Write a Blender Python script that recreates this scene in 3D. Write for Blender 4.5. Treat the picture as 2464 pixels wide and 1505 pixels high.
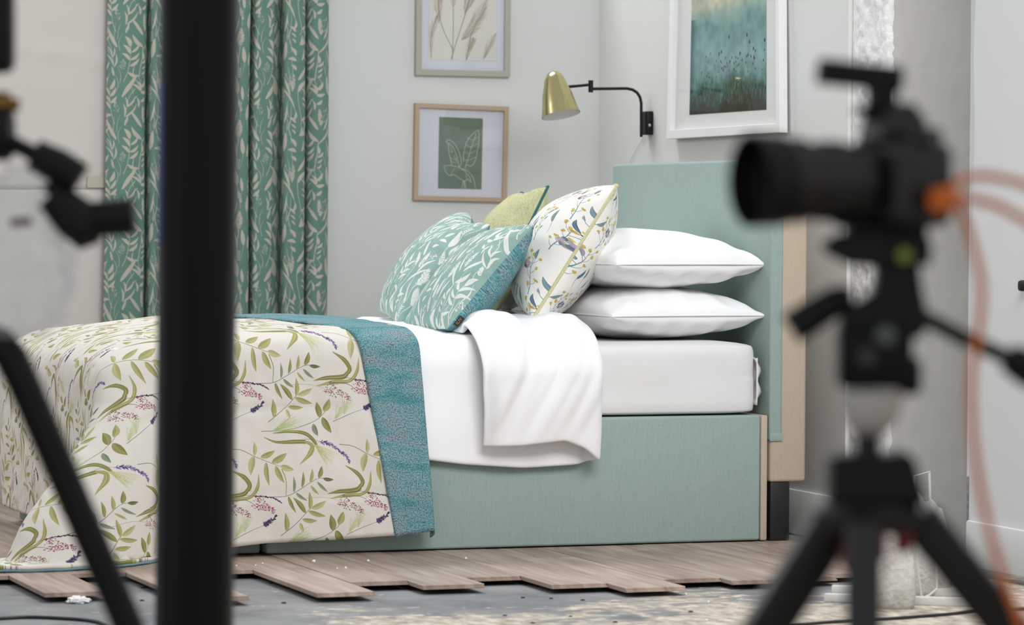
import bpy, bmesh, math, random
import numpy as np
from mathutils import Vector, Matrix, noise
random.seed(7); rng = np.random.default_rng(7)
SC = bpy.context.scene; COL = SC.collection
for o in list(bpy.data.objects): bpy.data.objects.remove(o)
pi = math.pi

# ------------------------------------------------------------------ camera
FPX, YAW, PITCH, ROLL = 8343.6, 0.342006, 0.0274324, -0.00560302
cy_, sy_ = math.cos(YAW), math.sin(YAW)
_w = np.array([sy_*math.cos(PITCH), cy_*math.cos(PITCH), -math.sin(PITCH)])
_r = np.array([cy_, -sy_, 0.0]); _d = np.cross(_w, _r)
_c, _s = math.cos(ROLL), math.sin(ROLL)
CAMR = np.array([_c*_r+_s*_d, -_s*_r+_c*_d, _w])
def ray(u, v): return CAMR.T @ np.array([(u-1232)/FPX, (v-752.5)/FPX, 1.0])
CAM = -ray(1830, 1304)*10.4
def on(ax, val, u, v):                     # measured point of the photograph on a plane of the room
    q = ray(u, v); return Vector(CAM + (val-CAM[ax])/q[ax]*q)
def deep(u, v, d): return Vector(CAM + ray(u, v)*d)
cd = bpy.data.cameras.new('camera'); co = bpy.data.objects.new('camera', cd); COL.objects.link(co)
cd.sensor_width = 36; cd.lens = FPX/2464*36; cd.clip_start = .05; cd.clip_end = 60
M = Matrix(((CAMR[0][0], -CAMR[1][0], -CAMR[2][0], CAM[0]), (CAMR[0][1], -CAMR[1][1], -CAMR[2][1], CAM[1]),
            (CAMR[0][2], -CAMR[1][2], -CAMR[2][2], CAM[2]), (0, 0, 0, 1)))
co.matrix_world = M; SC.camera = co
cd.dof.use_dof = True; cd.dof.focus_distance = 10.2; cd.dof.aperture_fstop = 4.2
# ------------------------------------------------------------------ light and exposure
SC.view_settings.view_transform = 'Standard'; SC.view_settings.look = 'None'
SC.view_settings.gamma = 1; SC.view_settings.use_curve_mapping = False
SC.view_settings.exposure = 0.0
SC.cycles.use_denoising = True
wd = bpy.data.worlds.new('studio'); SC.world = wd; wd.use_nodes = True
wd.node_tree.nodes['Background'].inputs[0].default_value = (0.93, 0.97, 1.0, 1)
wd.node_tree.nodes['Background'].inputs[1].default_value = 0.50
def area(name, loc, target, sx, sy, power, col=(1, 1, 1)):
    l = bpy.data.lights.new(name, 'AREA'); l.shape = 'RECTANGLE'; l.size = sx; l.size_y = sy; l.energy = power; l.color = col
    o = bpy.data.objects.new(name, l); COL.objects.link(o); o.location = loc
    o.rotation_euler = (Vector(target)-Vector(loc)).to_track_quat('-Z', 'Y').to_euler(); return o
area('softbox_left', (-4.4, 1.35, 2.7), (0.0, 0.4, 0.8), 1.2, 1.2, 40)
area('skylight_behind_set', (-0.7, 2.75, 4.4), (-0.6, 0.3, 0.5), 1.6, 1.0, 98)
area('fill_bedside', (-0.75, -3.4, 3.0), (-0.75, 0.1, 0.45), 2.4, 1.4, 112, (0.985, 0.99, 1.0))  # unseen fill, added to brighten the bed side and other camera-facing surfaces

# ------------------------------------------------------------------ helpers
def lin(c):
    c = [x/255 for x in c]
    return tuple((x/12.92 if x <= .04045 else ((x+.055)/1.055)**2.4) for x in c)+(1.0,)
class NT:
    def __init__(s, m): s.t = m.node_tree; s.n = s.t.nodes; s.b = s.n['Principled BSDF']
    def add(s, t, **k):
        x = s.n.new(t)
        for a, b in k.items(): setattr(x, a, b)
        return x
    def link(s, a, b): s.t.links.new(a, b)
def mat(name, rgb, rough=.6, metal=0.0, noise_amt=0.0, nscale=30, bump=0.0, bscale=200, spec=.5, coat=0, sheen=0, stretch=(1, 1, 1), coord='Object'):
    m = bpy.data.materials.new(name); m.use_nodes = True; k = NT(m); b = k.b
    b.inputs['Base Color'].default_value = lin(rgb); b.inputs['Roughness'].default_value = rough
    b.inputs['Metallic'].default_value = metal; b.inputs['Specular IOR Level'].default_value = spec
    if coat: b.inputs['Coat Weight'].default_value = coat
    if sheen: b.inputs['Sheen Weight'].default_value = sheen
    tc = k.add('ShaderNodeTexCoord'); mp = k.add('ShaderNodeMapping'); mp.inputs['Scale'].default_value = stretch
    k.link(tc.outputs[coord], mp.inputs[0])
    n = k.add('ShaderNodeTexNoise'); n.inputs['Scale'].default_value = nscale; n.inputs['Detail'].default_value = 4
    k.link(mp.outputs[0], n.inputs[0])
    mx = k.add('ShaderNodeMixRGB'); mx.blend_type = 'MULTIPLY'; mx.inputs[0].default_value = 1
    mx.inputs[1].default_value = lin(rgb)
    rp = k.add('ShaderNodeValToRGB'); a = max(noise_amt, .02)
    rp.color_ramp.elements[0].position = .3; rp.color_ramp.elements[1].position = .7
    rp.color_ramp.elements[0].color = (1-a, 1-a, 1-a, 1); rp.color_ramp.elements[1].color = (1, 1, 1, 1)
    k.link(n.outputs[0], rp.inputs[0]); k.link(rp.outputs[0], mx.inputs[2]); k.link(mx.outputs[0], b.inputs['Base Color'])
    if bump:
        n2 = k.add('ShaderNodeTexNoise'); n2.inputs['Scale'].default_value = bscale; k.link(mp.outputs[0], n2.inputs[0])
        bp = k.add('ShaderNodeBump'); bp.inputs['Strength'].default_value = bump; bp.inputs['Distance'].default_value = .004
        k.link(n2.outputs[0], bp.inputs['Height']); k.link(bp.outputs[0], b.inputs['Normal'])
    return m
def weave(name, c1, c2, scale, amt=.5, rough=.85, bump=.25):      # cloth with a visible horizontal/vertical thread
    m = bpy.data.materials.new(name); m.use_nodes = True; k = NT(m); b = k.b
    b.inputs['Roughness'].default_value = rough; b.inputs['Specular IOR Level'].default_value = .2
    tc = k.add('ShaderNodeTexCoord'); out = []
    for st in ((scale*.12, scale, scale), (scale, scale*.5, scale*.07)):
        mp = k.add('ShaderNodeMapping'); mp.inputs['Scale'].default_value = st; k.link(tc.outputs['Object'], mp.inputs[0])
        n = k.add('ShaderNodeTexNoise'); n.inputs['Scale'].default_value = 1; n.inputs['Detail'].default_value = 3; k.link(mp.outputs[0], n.inputs[0]); out.append(n.outputs[0])
    ad = k.add('ShaderNodeMath', operation='ADD'); k.link(out[0], ad.inputs[0]); k.link(out[1], ad.inputs[1])
    rp = k.add('ShaderNodeValToRGB'); rp.color_ramp.elements[0].position = .5-amt*.5+.0; rp.color_ramp.elements[1].position = .5+amt*.5
    hf = k.add('ShaderNodeMath', operation='MULTIPLY'); hf.inputs[1].default_value = .5; k.link(ad.outputs[0], hf.inputs[0])
    rp.color_ramp.elements[0].color = lin(c1); rp.color_ramp.elements[1].color = lin(c2)
    k.link(hf.outputs[0], rp.inputs[0]); k.link(rp.outputs[0], b.inputs['Base Color'])
    bp = k.add('ShaderNodeBump'); bp.inputs['Strength'].default_value = bump; bp.inputs['Distance'].default_value = .002
    k.link(hf.outputs[0], bp.inputs['Height']); k.link(bp.outputs[0], b.inputs['Normal'])
    return m
def tweed(name, uvs=1.0):
    m = bpy.data.materials.new(name); m.use_nodes = True; k = NT(m); b = k.b
    b.inputs['Roughness'].default_value = .9; b.inputs['Specular IOR Level'].default_value = .15
    tc = k.add('ShaderNodeTexCoord')
    def nz(sx, sy, d=3):
        mp = k.add('ShaderNodeMapping'); mp.inputs['Scale'].default_value = (sx*uvs, sy*uvs, 1); k.link(tc.outputs['UV'], mp.inputs[0])
        n = k.add('ShaderNodeTexNoise'); n.inputs['Scale'].default_value = 1; n.inputs['Detail'].default_value = d; k.link(mp.outputs[0], n.inputs[0]); return n.outputs[0]
    def ramp(src, pts):
        r = k.add('ShaderNodeValToRGB'); e = r.color_ramp.elements
        while len(e) < len(pts): e.new(.5)
        for x, (p, c) in zip(e, pts): x.position = p; x.color = c
        k.link(src, r.inputs[0]); return r.outputs[0]
    base = ramp(nz(9, 26), [(.34, lin((84, 140, 146))), (.5, lin((116, 154, 160))), (.66, lin((134, 149, 159)))])
    fine = ramp(nz(250, 270, 2), [(.36, (.30, .34, .38, 1)), (.46, (.82, .85, .86, 1)), (.62, (1.4, 1.42, 1.4, 1))])
    mu = k.add('ShaderNodeMixRGB', blend_type='MULTIPLY'); mu.inputs[0].default_value = .8; k.link(base, mu.inputs[1]); k.link(fine, mu.inputs[2])
    slub = ramp(nz(22, 330, 2), [(.64, (0, 0, 0, 1)), (.74, (1, 1, 1, 1))])
    m2 = k.add('ShaderNodeMixRGB'); k.link(slub, m2.inputs[0]); k.link(mu.outputs[0], m2.inputs[1]); m2.inputs[2].default_value = lin((150, 188, 184))
    dk = ramp(nz(30, 300, 2), [(.27, (1, 1, 1, 1)), (.33, (0, 0, 0, 1))])
    m3 = k.add('ShaderNodeMixRGB'); k.link(dk, m3.inputs[0]); k.link(m2.outputs[0], m3.inputs[1]); m3.inputs[2].default_value = lin((44, 72, 88))
    k.link(m3.outputs[0], b.inputs['Base Color'])
    bp = k.add('ShaderNodeBump'); bp.inputs['Strength'].default_value = .4; bp.inputs['Distance'].default_value = .002
    k.link(fine, bp.inputs['Height']); k.link(bp.outputs[0], b.inputs['Normal'])
    return m
def printed(name, img, rough=.85, bump=.15, wsc=900):
    m = bpy.data.materials.new(name); m.use_nodes = True; k = NT(m); b = k.b
    b.inputs['Roughness'].default_value = rough; b.inputs['Specular IOR Level'].default_value = .2
    uv = k.add('ShaderNodeTexCoord'); t = k.add('ShaderNodeTexImage'); t.image = img; t.interpolation = 'Linear'
    k.link(uv.outputs['UV'], t.inputs[0])
    n = k.add('ShaderNodeTexNoise'); n.inputs['Scale'].default_value = wsc; k.link(uv.outputs['Object'], n.inputs[0])
    rp = k.add('ShaderNodeValToRGB'); rp.color_ramp.elements[0].color = (.86, .86, .86, 1); rp.color_ramp.elements[0].position = .35; rp.color_ramp.elements[1].position = .65
    k.link(n.outputs[0], rp.inputs[0])
    mx = k.add('ShaderNodeMixRGB', blend_type='MULTIPLY'); mx.inputs[0].default_value = 1
    k.link(t.outputs[0], mx.inputs[1]); k.link(rp.outputs[0], mx.inputs[2]); k.link(mx.outputs[0], b.inputs['Base Color'])
    if bump:
        bp = k.add('ShaderNodeBump'); bp.inputs['Strength'].default_value = bump; bp.inputs['Distance'].default_value = .002
        k.link(n.outputs[0], bp.inputs['Height']); k.link(bp.outputs[0], b.inputs['Normal'])
    return m

class MB:                                   # mesh collector in world coordinates
    def __init__(s): s.v = []; s.f = []; s.uv = {}
    def grid(s, P, wrap_u=False, wrap_v=False, uv=None, flip=False):
        nu, nv = len(P), len(P[0]); o = len(s.v)
        for row in P: s.v.extend([tuple(p) for p in row])
        for i in range(nu if wrap_u else nu-1):
            for j in range(nv if wrap_v else nv-1):
                a = (i, j), ((i+1) % nu, j), ((i+1) % nu, (j+1) % nv), (i, (j+1) % nv)
                if flip: a = a[::-1]
                if uv is not None: s.uv[len(s.f)] = [uv[x][y] for x, y in a]
                s.f.append([o+x*nv+y for x, y in a])
        return s
    def ring_cap(s, start, n, flip=False):
        f = list(range(start, start+n)); s.f.append(f[::-1] if flip else f)
    def tube(s, pts, r, n=12, cap=True):
        pts = [Vector(p) for p in pts]; rs = r if isinstance(r, (list, tuple)) else [r]*len(pts)
        t0 = (pts[1]-pts[0]).normalized(); a = t0.orthogonal().normalized(); rows = []
        for i, p in enumerate(pts):
            t = (pts[min(i+1, len(pts)-1)]-pts[max(i-1, 0)]).normalized()
            a = (a-t*a.dot(t)).normalized(); b = t.cross(a)
            rows.append([p+(a*math.cos(2*pi*k/n)+b*math.sin(2*pi*k/n))*rs[i] for k in range(n)])
        o = len(s.v); s.grid(rows, wrap_v=True)
        if cap: s.ring_cap(o, n, True); s.ring_cap(o+(len(pts)-1)*n, n)
        return s
    def lathe(s, p0, axis, prof, n=32, cap0=True, cap1=True):
        ax = Vector(axis).normalized(); a = ax.orthogonal().normalized(); b = ax.cross(a); p0 = Vector(p0); rows = []
        for h, r in prof: rows.append([p0+ax*h+(a*math.cos(2*pi*k/n)+b*math.sin(2*pi*k/n))*max(r, 1e-5) for k in range(n)])
        o = len(s.v); s.grid(rows, wrap_v=True)
        if cap0: s.ring_cap(o, n, True)
        if cap1: s.ring_cap(o+(len(prof)-1)*n, n)
        return s
    def box(s, c, sx, sy, sz, X=(1, 0, 0), Y=(0, 1, 0), bev=0.003, seg=2):
        X = Vector(X).normalized(); Z = X.cross(Vector(Y)).normalized(); Y = Z.cross(X)
        bm = bmesh.new(); bmesh.ops.create_cube(bm, size=1)
        for v in bm.verts: v.co = Vector((v.co.x*sx, v.co.y*sy, v.co.z*sz))
        if bev: bmesh.ops.bevel(bm, geom=bm.edges[:], offset=min(bev, .45*min(sx, sy, sz)), segments=seg, affect='EDGES', profile=.5)
        bm.verts.index_update(); o = len(s.v); c = Vector(c)
        s.v.extend([tuple(c+X*v.co.x+Y*v.co.y+Z*v.co.z) for v in bm.verts])
        s.f.extend([[o+v.index for v in f.verts] for f in bm.faces]); bm.free(); return s
    def prism(s, poly, d):                 # poly: world points, extruded by vector d
        n = len(poly); o = len(s.v); d = Vector(d)
        s.v.extend([tuple(p) for p in poly]); s.v.extend([tuple(Vector(p)+d) for p in poly])
        s.f.append(list(range(o, o+n))[::-1]); s.f.append(list(range(o+n, o+2*n)))
        for i in range(n): s.f.append([o+i, o+(i+1) % n, o+n+(i+1) % n, o+n+i])
        return s
    def obj(s, name, m, parent=None, smooth=40, origin=None):
        org = parent_org(parent) if parent else Vector(origin if origin is not None else (0, 0, 0))
        me = bpy.data.meshes.new(name); me.from_pydata([tuple(Vector(v)-org) for v in s.v], [], s.f); me.update()
        if s.uv:
            l = me.uv_layers.new(name='UVMap')
            for fi, p in enumerate(me.polygons):
                if fi in s.uv:
                    for k, li in enumerate(p.loop_indices): l.data[li].uv = s.uv[fi][k]
        if smooth:
            for p in me.polygons: p.use_smooth = True
            if smooth < 180: me.set_sharp_from_angle(angle=math.radians(smooth))
        me.materials.append(m); o = bpy.data.objects.new(name, me); COL.objects.link(o)
        bm = bmesh.new(); bm.from_mesh(me); bmesh.ops.recalc_face_normals(bm, faces=bm.faces) if not s.uv else None; bm.to_mesh(me); bm.free()
        if parent: o.parent = parent; o['_org'] = tuple(org)
        else: o.location = org; o['_org'] = tuple(org)
        return o
def parent_org(p): return Vector(p['_org'])
def tag(o, label, cat, group=None, kind=None):
    o['label'] = label; o['category'] = cat
    if group: o['group'] = group
    if kind: o['kind'] = kind
    return o
def struct(o): o['kind'] = 'structure'; return o
def thing(name, label, cat, loc, group=None):
    o = bpy.data.objects.new(name, None); COL.objects.link(o); o.location = loc; o['_org'] = tuple(loc); o.empty_display_size = .05
    return tag(o, label, cat, group)
def mod(o, t, **k):
    m = o.modifiers.new(t.lower(), t)
    for a, b in k.items(): setattr(m, a, b)
    return m
def crom(pts, n=8):                        # Catmull-Rom through points
    P = [np.array(p, float) for p in pts]; P = [2*P[0]-P[1]]+P+[2*P[-1]-P[-2]]; out = []
    for i in range(1, len(P)-2):
        for k in range(n):
            t = k/n; a, b, c, d = P[i-1:i+3]
            out.append(.5*((2*b)+(c-a)*t+(2*a-5*b+4*c-d)*t*t+(3*b-a-3*c+d)*t**3))
    out.append(P[-2]); return out
def nz(x, y, z=0): return noise.noise(Vector((x, y, z)))
def lerp(a, b, t): return a+(b-a)*t
def interp(x, xs, ys): return float(np.interp(x, xs, ys))
def sstep(a, b, x):
    t = min(1, max(0, (x-a)/(b-a))); return t*t*(3-2*t)

# ------------------------------------------------------------------ printed patterns, drawn here shape by shape
class Canvas:
    def __init__(s, w, h, bg, units, wrap=True, uh=None):
        s.W, s.H = w, h; s.a = np.empty((h, w, 3), np.float32); s.a[:] = np.array(bg)/255
        s.k = w/units; s.wrap = wrap; s.U = units; s.V = uh if uh else units*h/w
        s.kv = h/s.V
    def poly(s, pts, col, al=1.0):
        P = np.array(pts, float); mn, mxx = P.min(0), P.max(0); col = np.array(col, np.float32)/255
        for ox in ((-1, 0, 1) if s.wrap else (0,)):
            for oy in ((-1, 0, 1) if s.wrap else (0,)):
                x0, x1 = (mn[0]+ox*s.U)*s.k, (mxx[0]+ox*s.U)*s.k; y0, y1 = (mn[1]+oy*s.V)*s.kv, (mxx[1]+oy*s.V)*s.kv
                i0, i1, j0, j1 = max(0, int(x0)), min(s.W, int(x1)+2), max(0, int(y0)), min(s.H, int(y1)+2)
                if i0 >= i1 or j0 >= j1: continue
                X = (np.arange(i0, i1)+.5)[None, :]; Y = (np.arange(j0, j1)+.5)[:, None]
                q = (P+[ox*s.U, oy*s.V])*[s.k, s.kv]; ins = np.zeros((j1-j0, i1-i0), bool)
                for (ax, ay), (bx, by) in zip(q, np.roll(q, -1, 0)):
                    if ay == by: continue
                    c = (ay > Y) != (by > Y)
                    ins ^= c & (X < (bx-ax)*(Y-ay)/(by-ay)+ax)
                sub = s.a[j0:j1, i0:i1]; sub[ins] = sub[ins]*(1-al)+col*al
    def stroke(s, pts, w, col, al=1.0, n=6, taper=(1, 1)):
        C = np.array(crom(pts, n)) if len(pts) > 2 else np.array([lerp(np.array(pts[0], float), np.array(pts[1], float), t) for t in np.linspace(0, 1, 4)])
        T = np.gradient(C, axis=0); T /= np.maximum(np.linalg.norm(T, axis=1, keepdims=True), 1e-9); N = np.stack([-T[:, 1], T[:, 0]], 1)
        ww = np.interp(np.linspace(0, 1, len(C)), np.linspace(0, 1, len(w)), w) if hasattr(w, '__len__') else np.linspace(taper[0], taper[1], len(C))*w
        s.poly(np.concatenate([C+N*ww[:, None]/2, (C-N*ww[:, None]/2)[::-1]]), col, al)
    def leaf(s, a, b, w, col, bend=0.0, vein=None, col2=None):
        a = np.array(a, float); b = np.array(b, float); d = b-a; L = np.linalg.norm(d); n = np.array([-d[1], d[0]])/max(L, 1e-6)
        t = np.linspace(0, 1, 11); mid = a+np.outer(t, d)+np.outer(np.sin(pi*t)*bend*L, n); pr = (np.sin(pi*t**.8)**.85)*w/2
        s.poly(np.concatenate([mid+n*pr[:, None], (mid-n*pr[:, None])[::-1]]), col)
        if col2: s.poly(np.concatenate([mid, (mid-n*pr[:, None])[::-1]]), col2)
        if vein:
            s.stroke([mid[0], mid[5], mid[9]], max(1.6, w*.06), vein)
            for q in (-.45, .45):
                s.stroke([mid[1]+n*pr[1]*q, mid[5]+n*pr[5]*q, mid[9]+n*pr[9]*q], max(1.1, w*.035), vein, .7)
    def img(s, name, down=2):
        a = s.a.reshape(s.H//down, down, s.W//down, down, 3).mean((1, 3)); h, w = a.shape[:2]
        px = np.ones((h, w, 4), np.float32); px[..., :3] = a[::-1]
        im = bpy.data.images.new(name, w, h); im.pixels.foreach_set(px.ravel()); im.update(); im.pack(); return im
def jig(c, j=10): return tuple(float(np.clip(x+random.uniform(-j, j), 0, 255)) for x in c)

def quilt_print():
    c = Canvas(2048, 2048, (226, 221, 212), 665, True, 668)
    YG, OL, DK, PA, GG = (170, 166, 108), (140, 138, 82), (92, 98, 60), (190, 184, 132), (126, 140, 118); ST = (118, 120, 90); V = (206, 202, 156)
    def lf(x0, y0, x1, y1, w, col, bend=0.05): c.leaf((x0, y0), (x1, y1), w*.9, lerp3(col, (226, 221, 212), .10), bend, vein=lerp3(col, V, .5), col2=lerp3(col, (90, 100, 50), .18))
    def lerp3(a, b, t): return tuple(a[i]+(b[i]-a[i])*t for i in range(3))
    def twig(pts, w=3, col=ST): c.stroke(pts, w, col, 1, 6, (1.2, .7))
    def grass(x, y, ang, L, n, sp, col):
        for i in range(n):
            a = ang+random.uniform(-sp, sp); l = L*random.uniform(.6, 1)
            p = (x+random.uniform(-6, 6), y+random.uniform(-6, 6)); q = (p[0]+math.cos(a)*l, p[1]+math.sin(a)*l)
            m = ((p[0]+q[0])/2+random.uniform(-6, 6), (p[1]+q[1])/2+random.uniform(-6, 6)); c.stroke([p, m, q], 1.6, jig(col, 14), .75)
    def lav(pts, col, dark, w=12, n=46):
        C = np.array(crom(pts, 14)); c.stroke(pts, 3, dark)
        for i in range(n):
            k = int(lerp(2, len(C)-2, i/n)); p = C[k]; t = C[k+1]-C[k-1]; a = math.atan2(t[1], t[0])+random.choice((-1, 1))*random.uniform(.5, 1.1)
            l = w*random.uniform(.7, 1.4)*(1-.4*i/n); c.leaf(p, (p[0]+math.cos(a)*l, p[1]+math.sin(a)*l), 5.5, jig(random.choice((col, col, dark)), 14), .05)
    def head(x0, y0, x1, y1, w, col, n=100):
        d = np.array([x1-x0, y1-y0], float); L = np.linalg.norm(d); d /= L; nn = np.array([-d[1], d[0]])
        for i in range(n):
            t = random.random(); ww = w*(.55+.45*math.sin(pi*min(1, t*1.35+.12)))*(1-t*.45)*.5; p = np.array([x0, y0])+d*t*L+nn*random.uniform(-ww, ww)
            a = math.atan2(d[1], d[0])+random.uniform(-1.1, 1.1); l = random.uniform(5, 11)
            c.leaf(p, (p[0]+math.cos(a)*l, p[1]+math.sin(a)*l), 5, jig(col, 26), .1)
    # broad folded blades
    for pts, w, col in (([(320, 828), (420, 822), (505, 832), (555, 880), (578, 948)], [4, 16, 22, 20, 3], OL), ([(262, 850), (330, 880), (430, 882), (505, 882)], [3, 14, 24, 26], OL),
                        ([(500, 878), (540, 905), (525, 950), (455, 1016)], [16, 24, 30, 2], YG), ([(55, 1030), (118, 1072), (147, 1120), (135, 1150)], [4, 26, 26, 22], OL),
                        ([(135, 1145), (100, 1172), (0, 1178), (-70, 1190)], [20, 30, 24, 2], OL), ([(206, 1060), (190, 1140), (140, 1195), (40, 1204), (-60, 1222)], [2, 20, 20, 26, 2], YG)):
        c.stroke(pts, w, col); c.stroke(pts, [x*.12 for x in w], V, .8)
        c.stroke([(p[0]+2, p[1]+5) for p in pts], [x*.10 for x in w], DK, .5)
    # yellow-leaved twig
    twig([(40, 900), (120, 915), (200, 962), (290, 1005), (345, 1028)])
    for a in ((195, 955, 203, 872, 27, PA), (228, 968, 318, 932, 36, YG), (290, 1003, 386, 948, 42, YG), (340, 1022, 416, 1048, 40, PA), (190, 955, 158, 1066, 44, PA), (258, 995, 260, 1136, 32, YG), (310, 1020, 350, 1122, 36, YG)): lf(*a)
    twig([(345, 1040), (362, 1110), (352, 1200)], 4, OL)
    # sage twig
    twig([(250, 1202), (352, 1200), (440, 1160), (540, 1105), (600, 1102)])
    for a in ((400, 1178, 408, 1085, 18, GG), (448, 1152, 468, 1060, 20, OL), (500, 1128, 522, 1042, 22, YG), (552, 1100, 582, 1028, 30, OL), (578, 1103, 640, 1110, 24, DK), (412, 1180, 472, 1232, 22, GG), (365, 1200, 398, 1300, 24, OL), (500, 1140, 545, 1195, 18, YG), (540, 1120, 598, 1178, 20, GG)): lf(*a)
    # lower pointed leaf twig
    twig([(300, 762), (380, 705), (450, 640), (490, 600)])
    for a in ((335, 740, 338, 628, 34, YG), (455, 636, 392, 540, 34, OL), (480, 615, 490, 508, 28, YG), (488, 610, 582, 567, 34, PA), (470, 622, 570, 655, 32, YG), (428, 672, 516, 680, 32, YG), (415, 690, 430, 745, 24, PA)): lf(*a)
    # round leaf twig
    twig([(250, 815), (400, 812), (540, 775), (620, 730), (668, 682)])
    for a in ((604, 742, 600, 645, 46, OL), (640, 706, 676, 630, 42, YG), (622, 738, 668, 832, 50, OL), (560, 778, 580, 852, 34, GG)): lf(*a)
    grass(330, 812, -.35, 160, 46, .45, (176, 190, 128)); grass(700, 748, -1.0, 110, 34, .4, (190, 196, 146)); grass(560, 905, .85, 150, 40, .4, (186, 192, 130)); grass(90, 720, -1.3, 110, 30, .35, (196, 198, 160))
    # flowers
    lav([(585, 884), (640, 900), (700, 940), (735, 975), (750, 1016)], (132, 112, 168), (74, 62, 110), 19, 70); twig([(505, 866), (550, 872), (585, 884)], 2, (120, 110, 140))
    lav([(200, 700), (235, 680), (292, 642)], (92, 80, 120), (56, 48, 74), 20, 60); twig([(20, 765), (120, 725), (200, 698)], 2.4, (104, 92, 110))
    lav([(830, 1186), (890, 1196), (950, 1214), (990, 1240)], (98, 66, 96), (60, 44, 66), 9, 60); twig([(690, 1206), (770, 1208), (822, 1232)], 3, (84, 62, 84)); twig([(740, 1180), (790, 1178), (835, 1187)], 2, (104, 84, 100))
    head(662, 1222, 798, 1302, 92, (150, 104, 106), 120); head(822, 1212, 942, 1284, 88, (160, 84, 110), 130); twig([(440, 1218), (560, 1212), (665, 1238)], 2, (156, 160, 116))
    return c.img('quilt_print')

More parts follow.
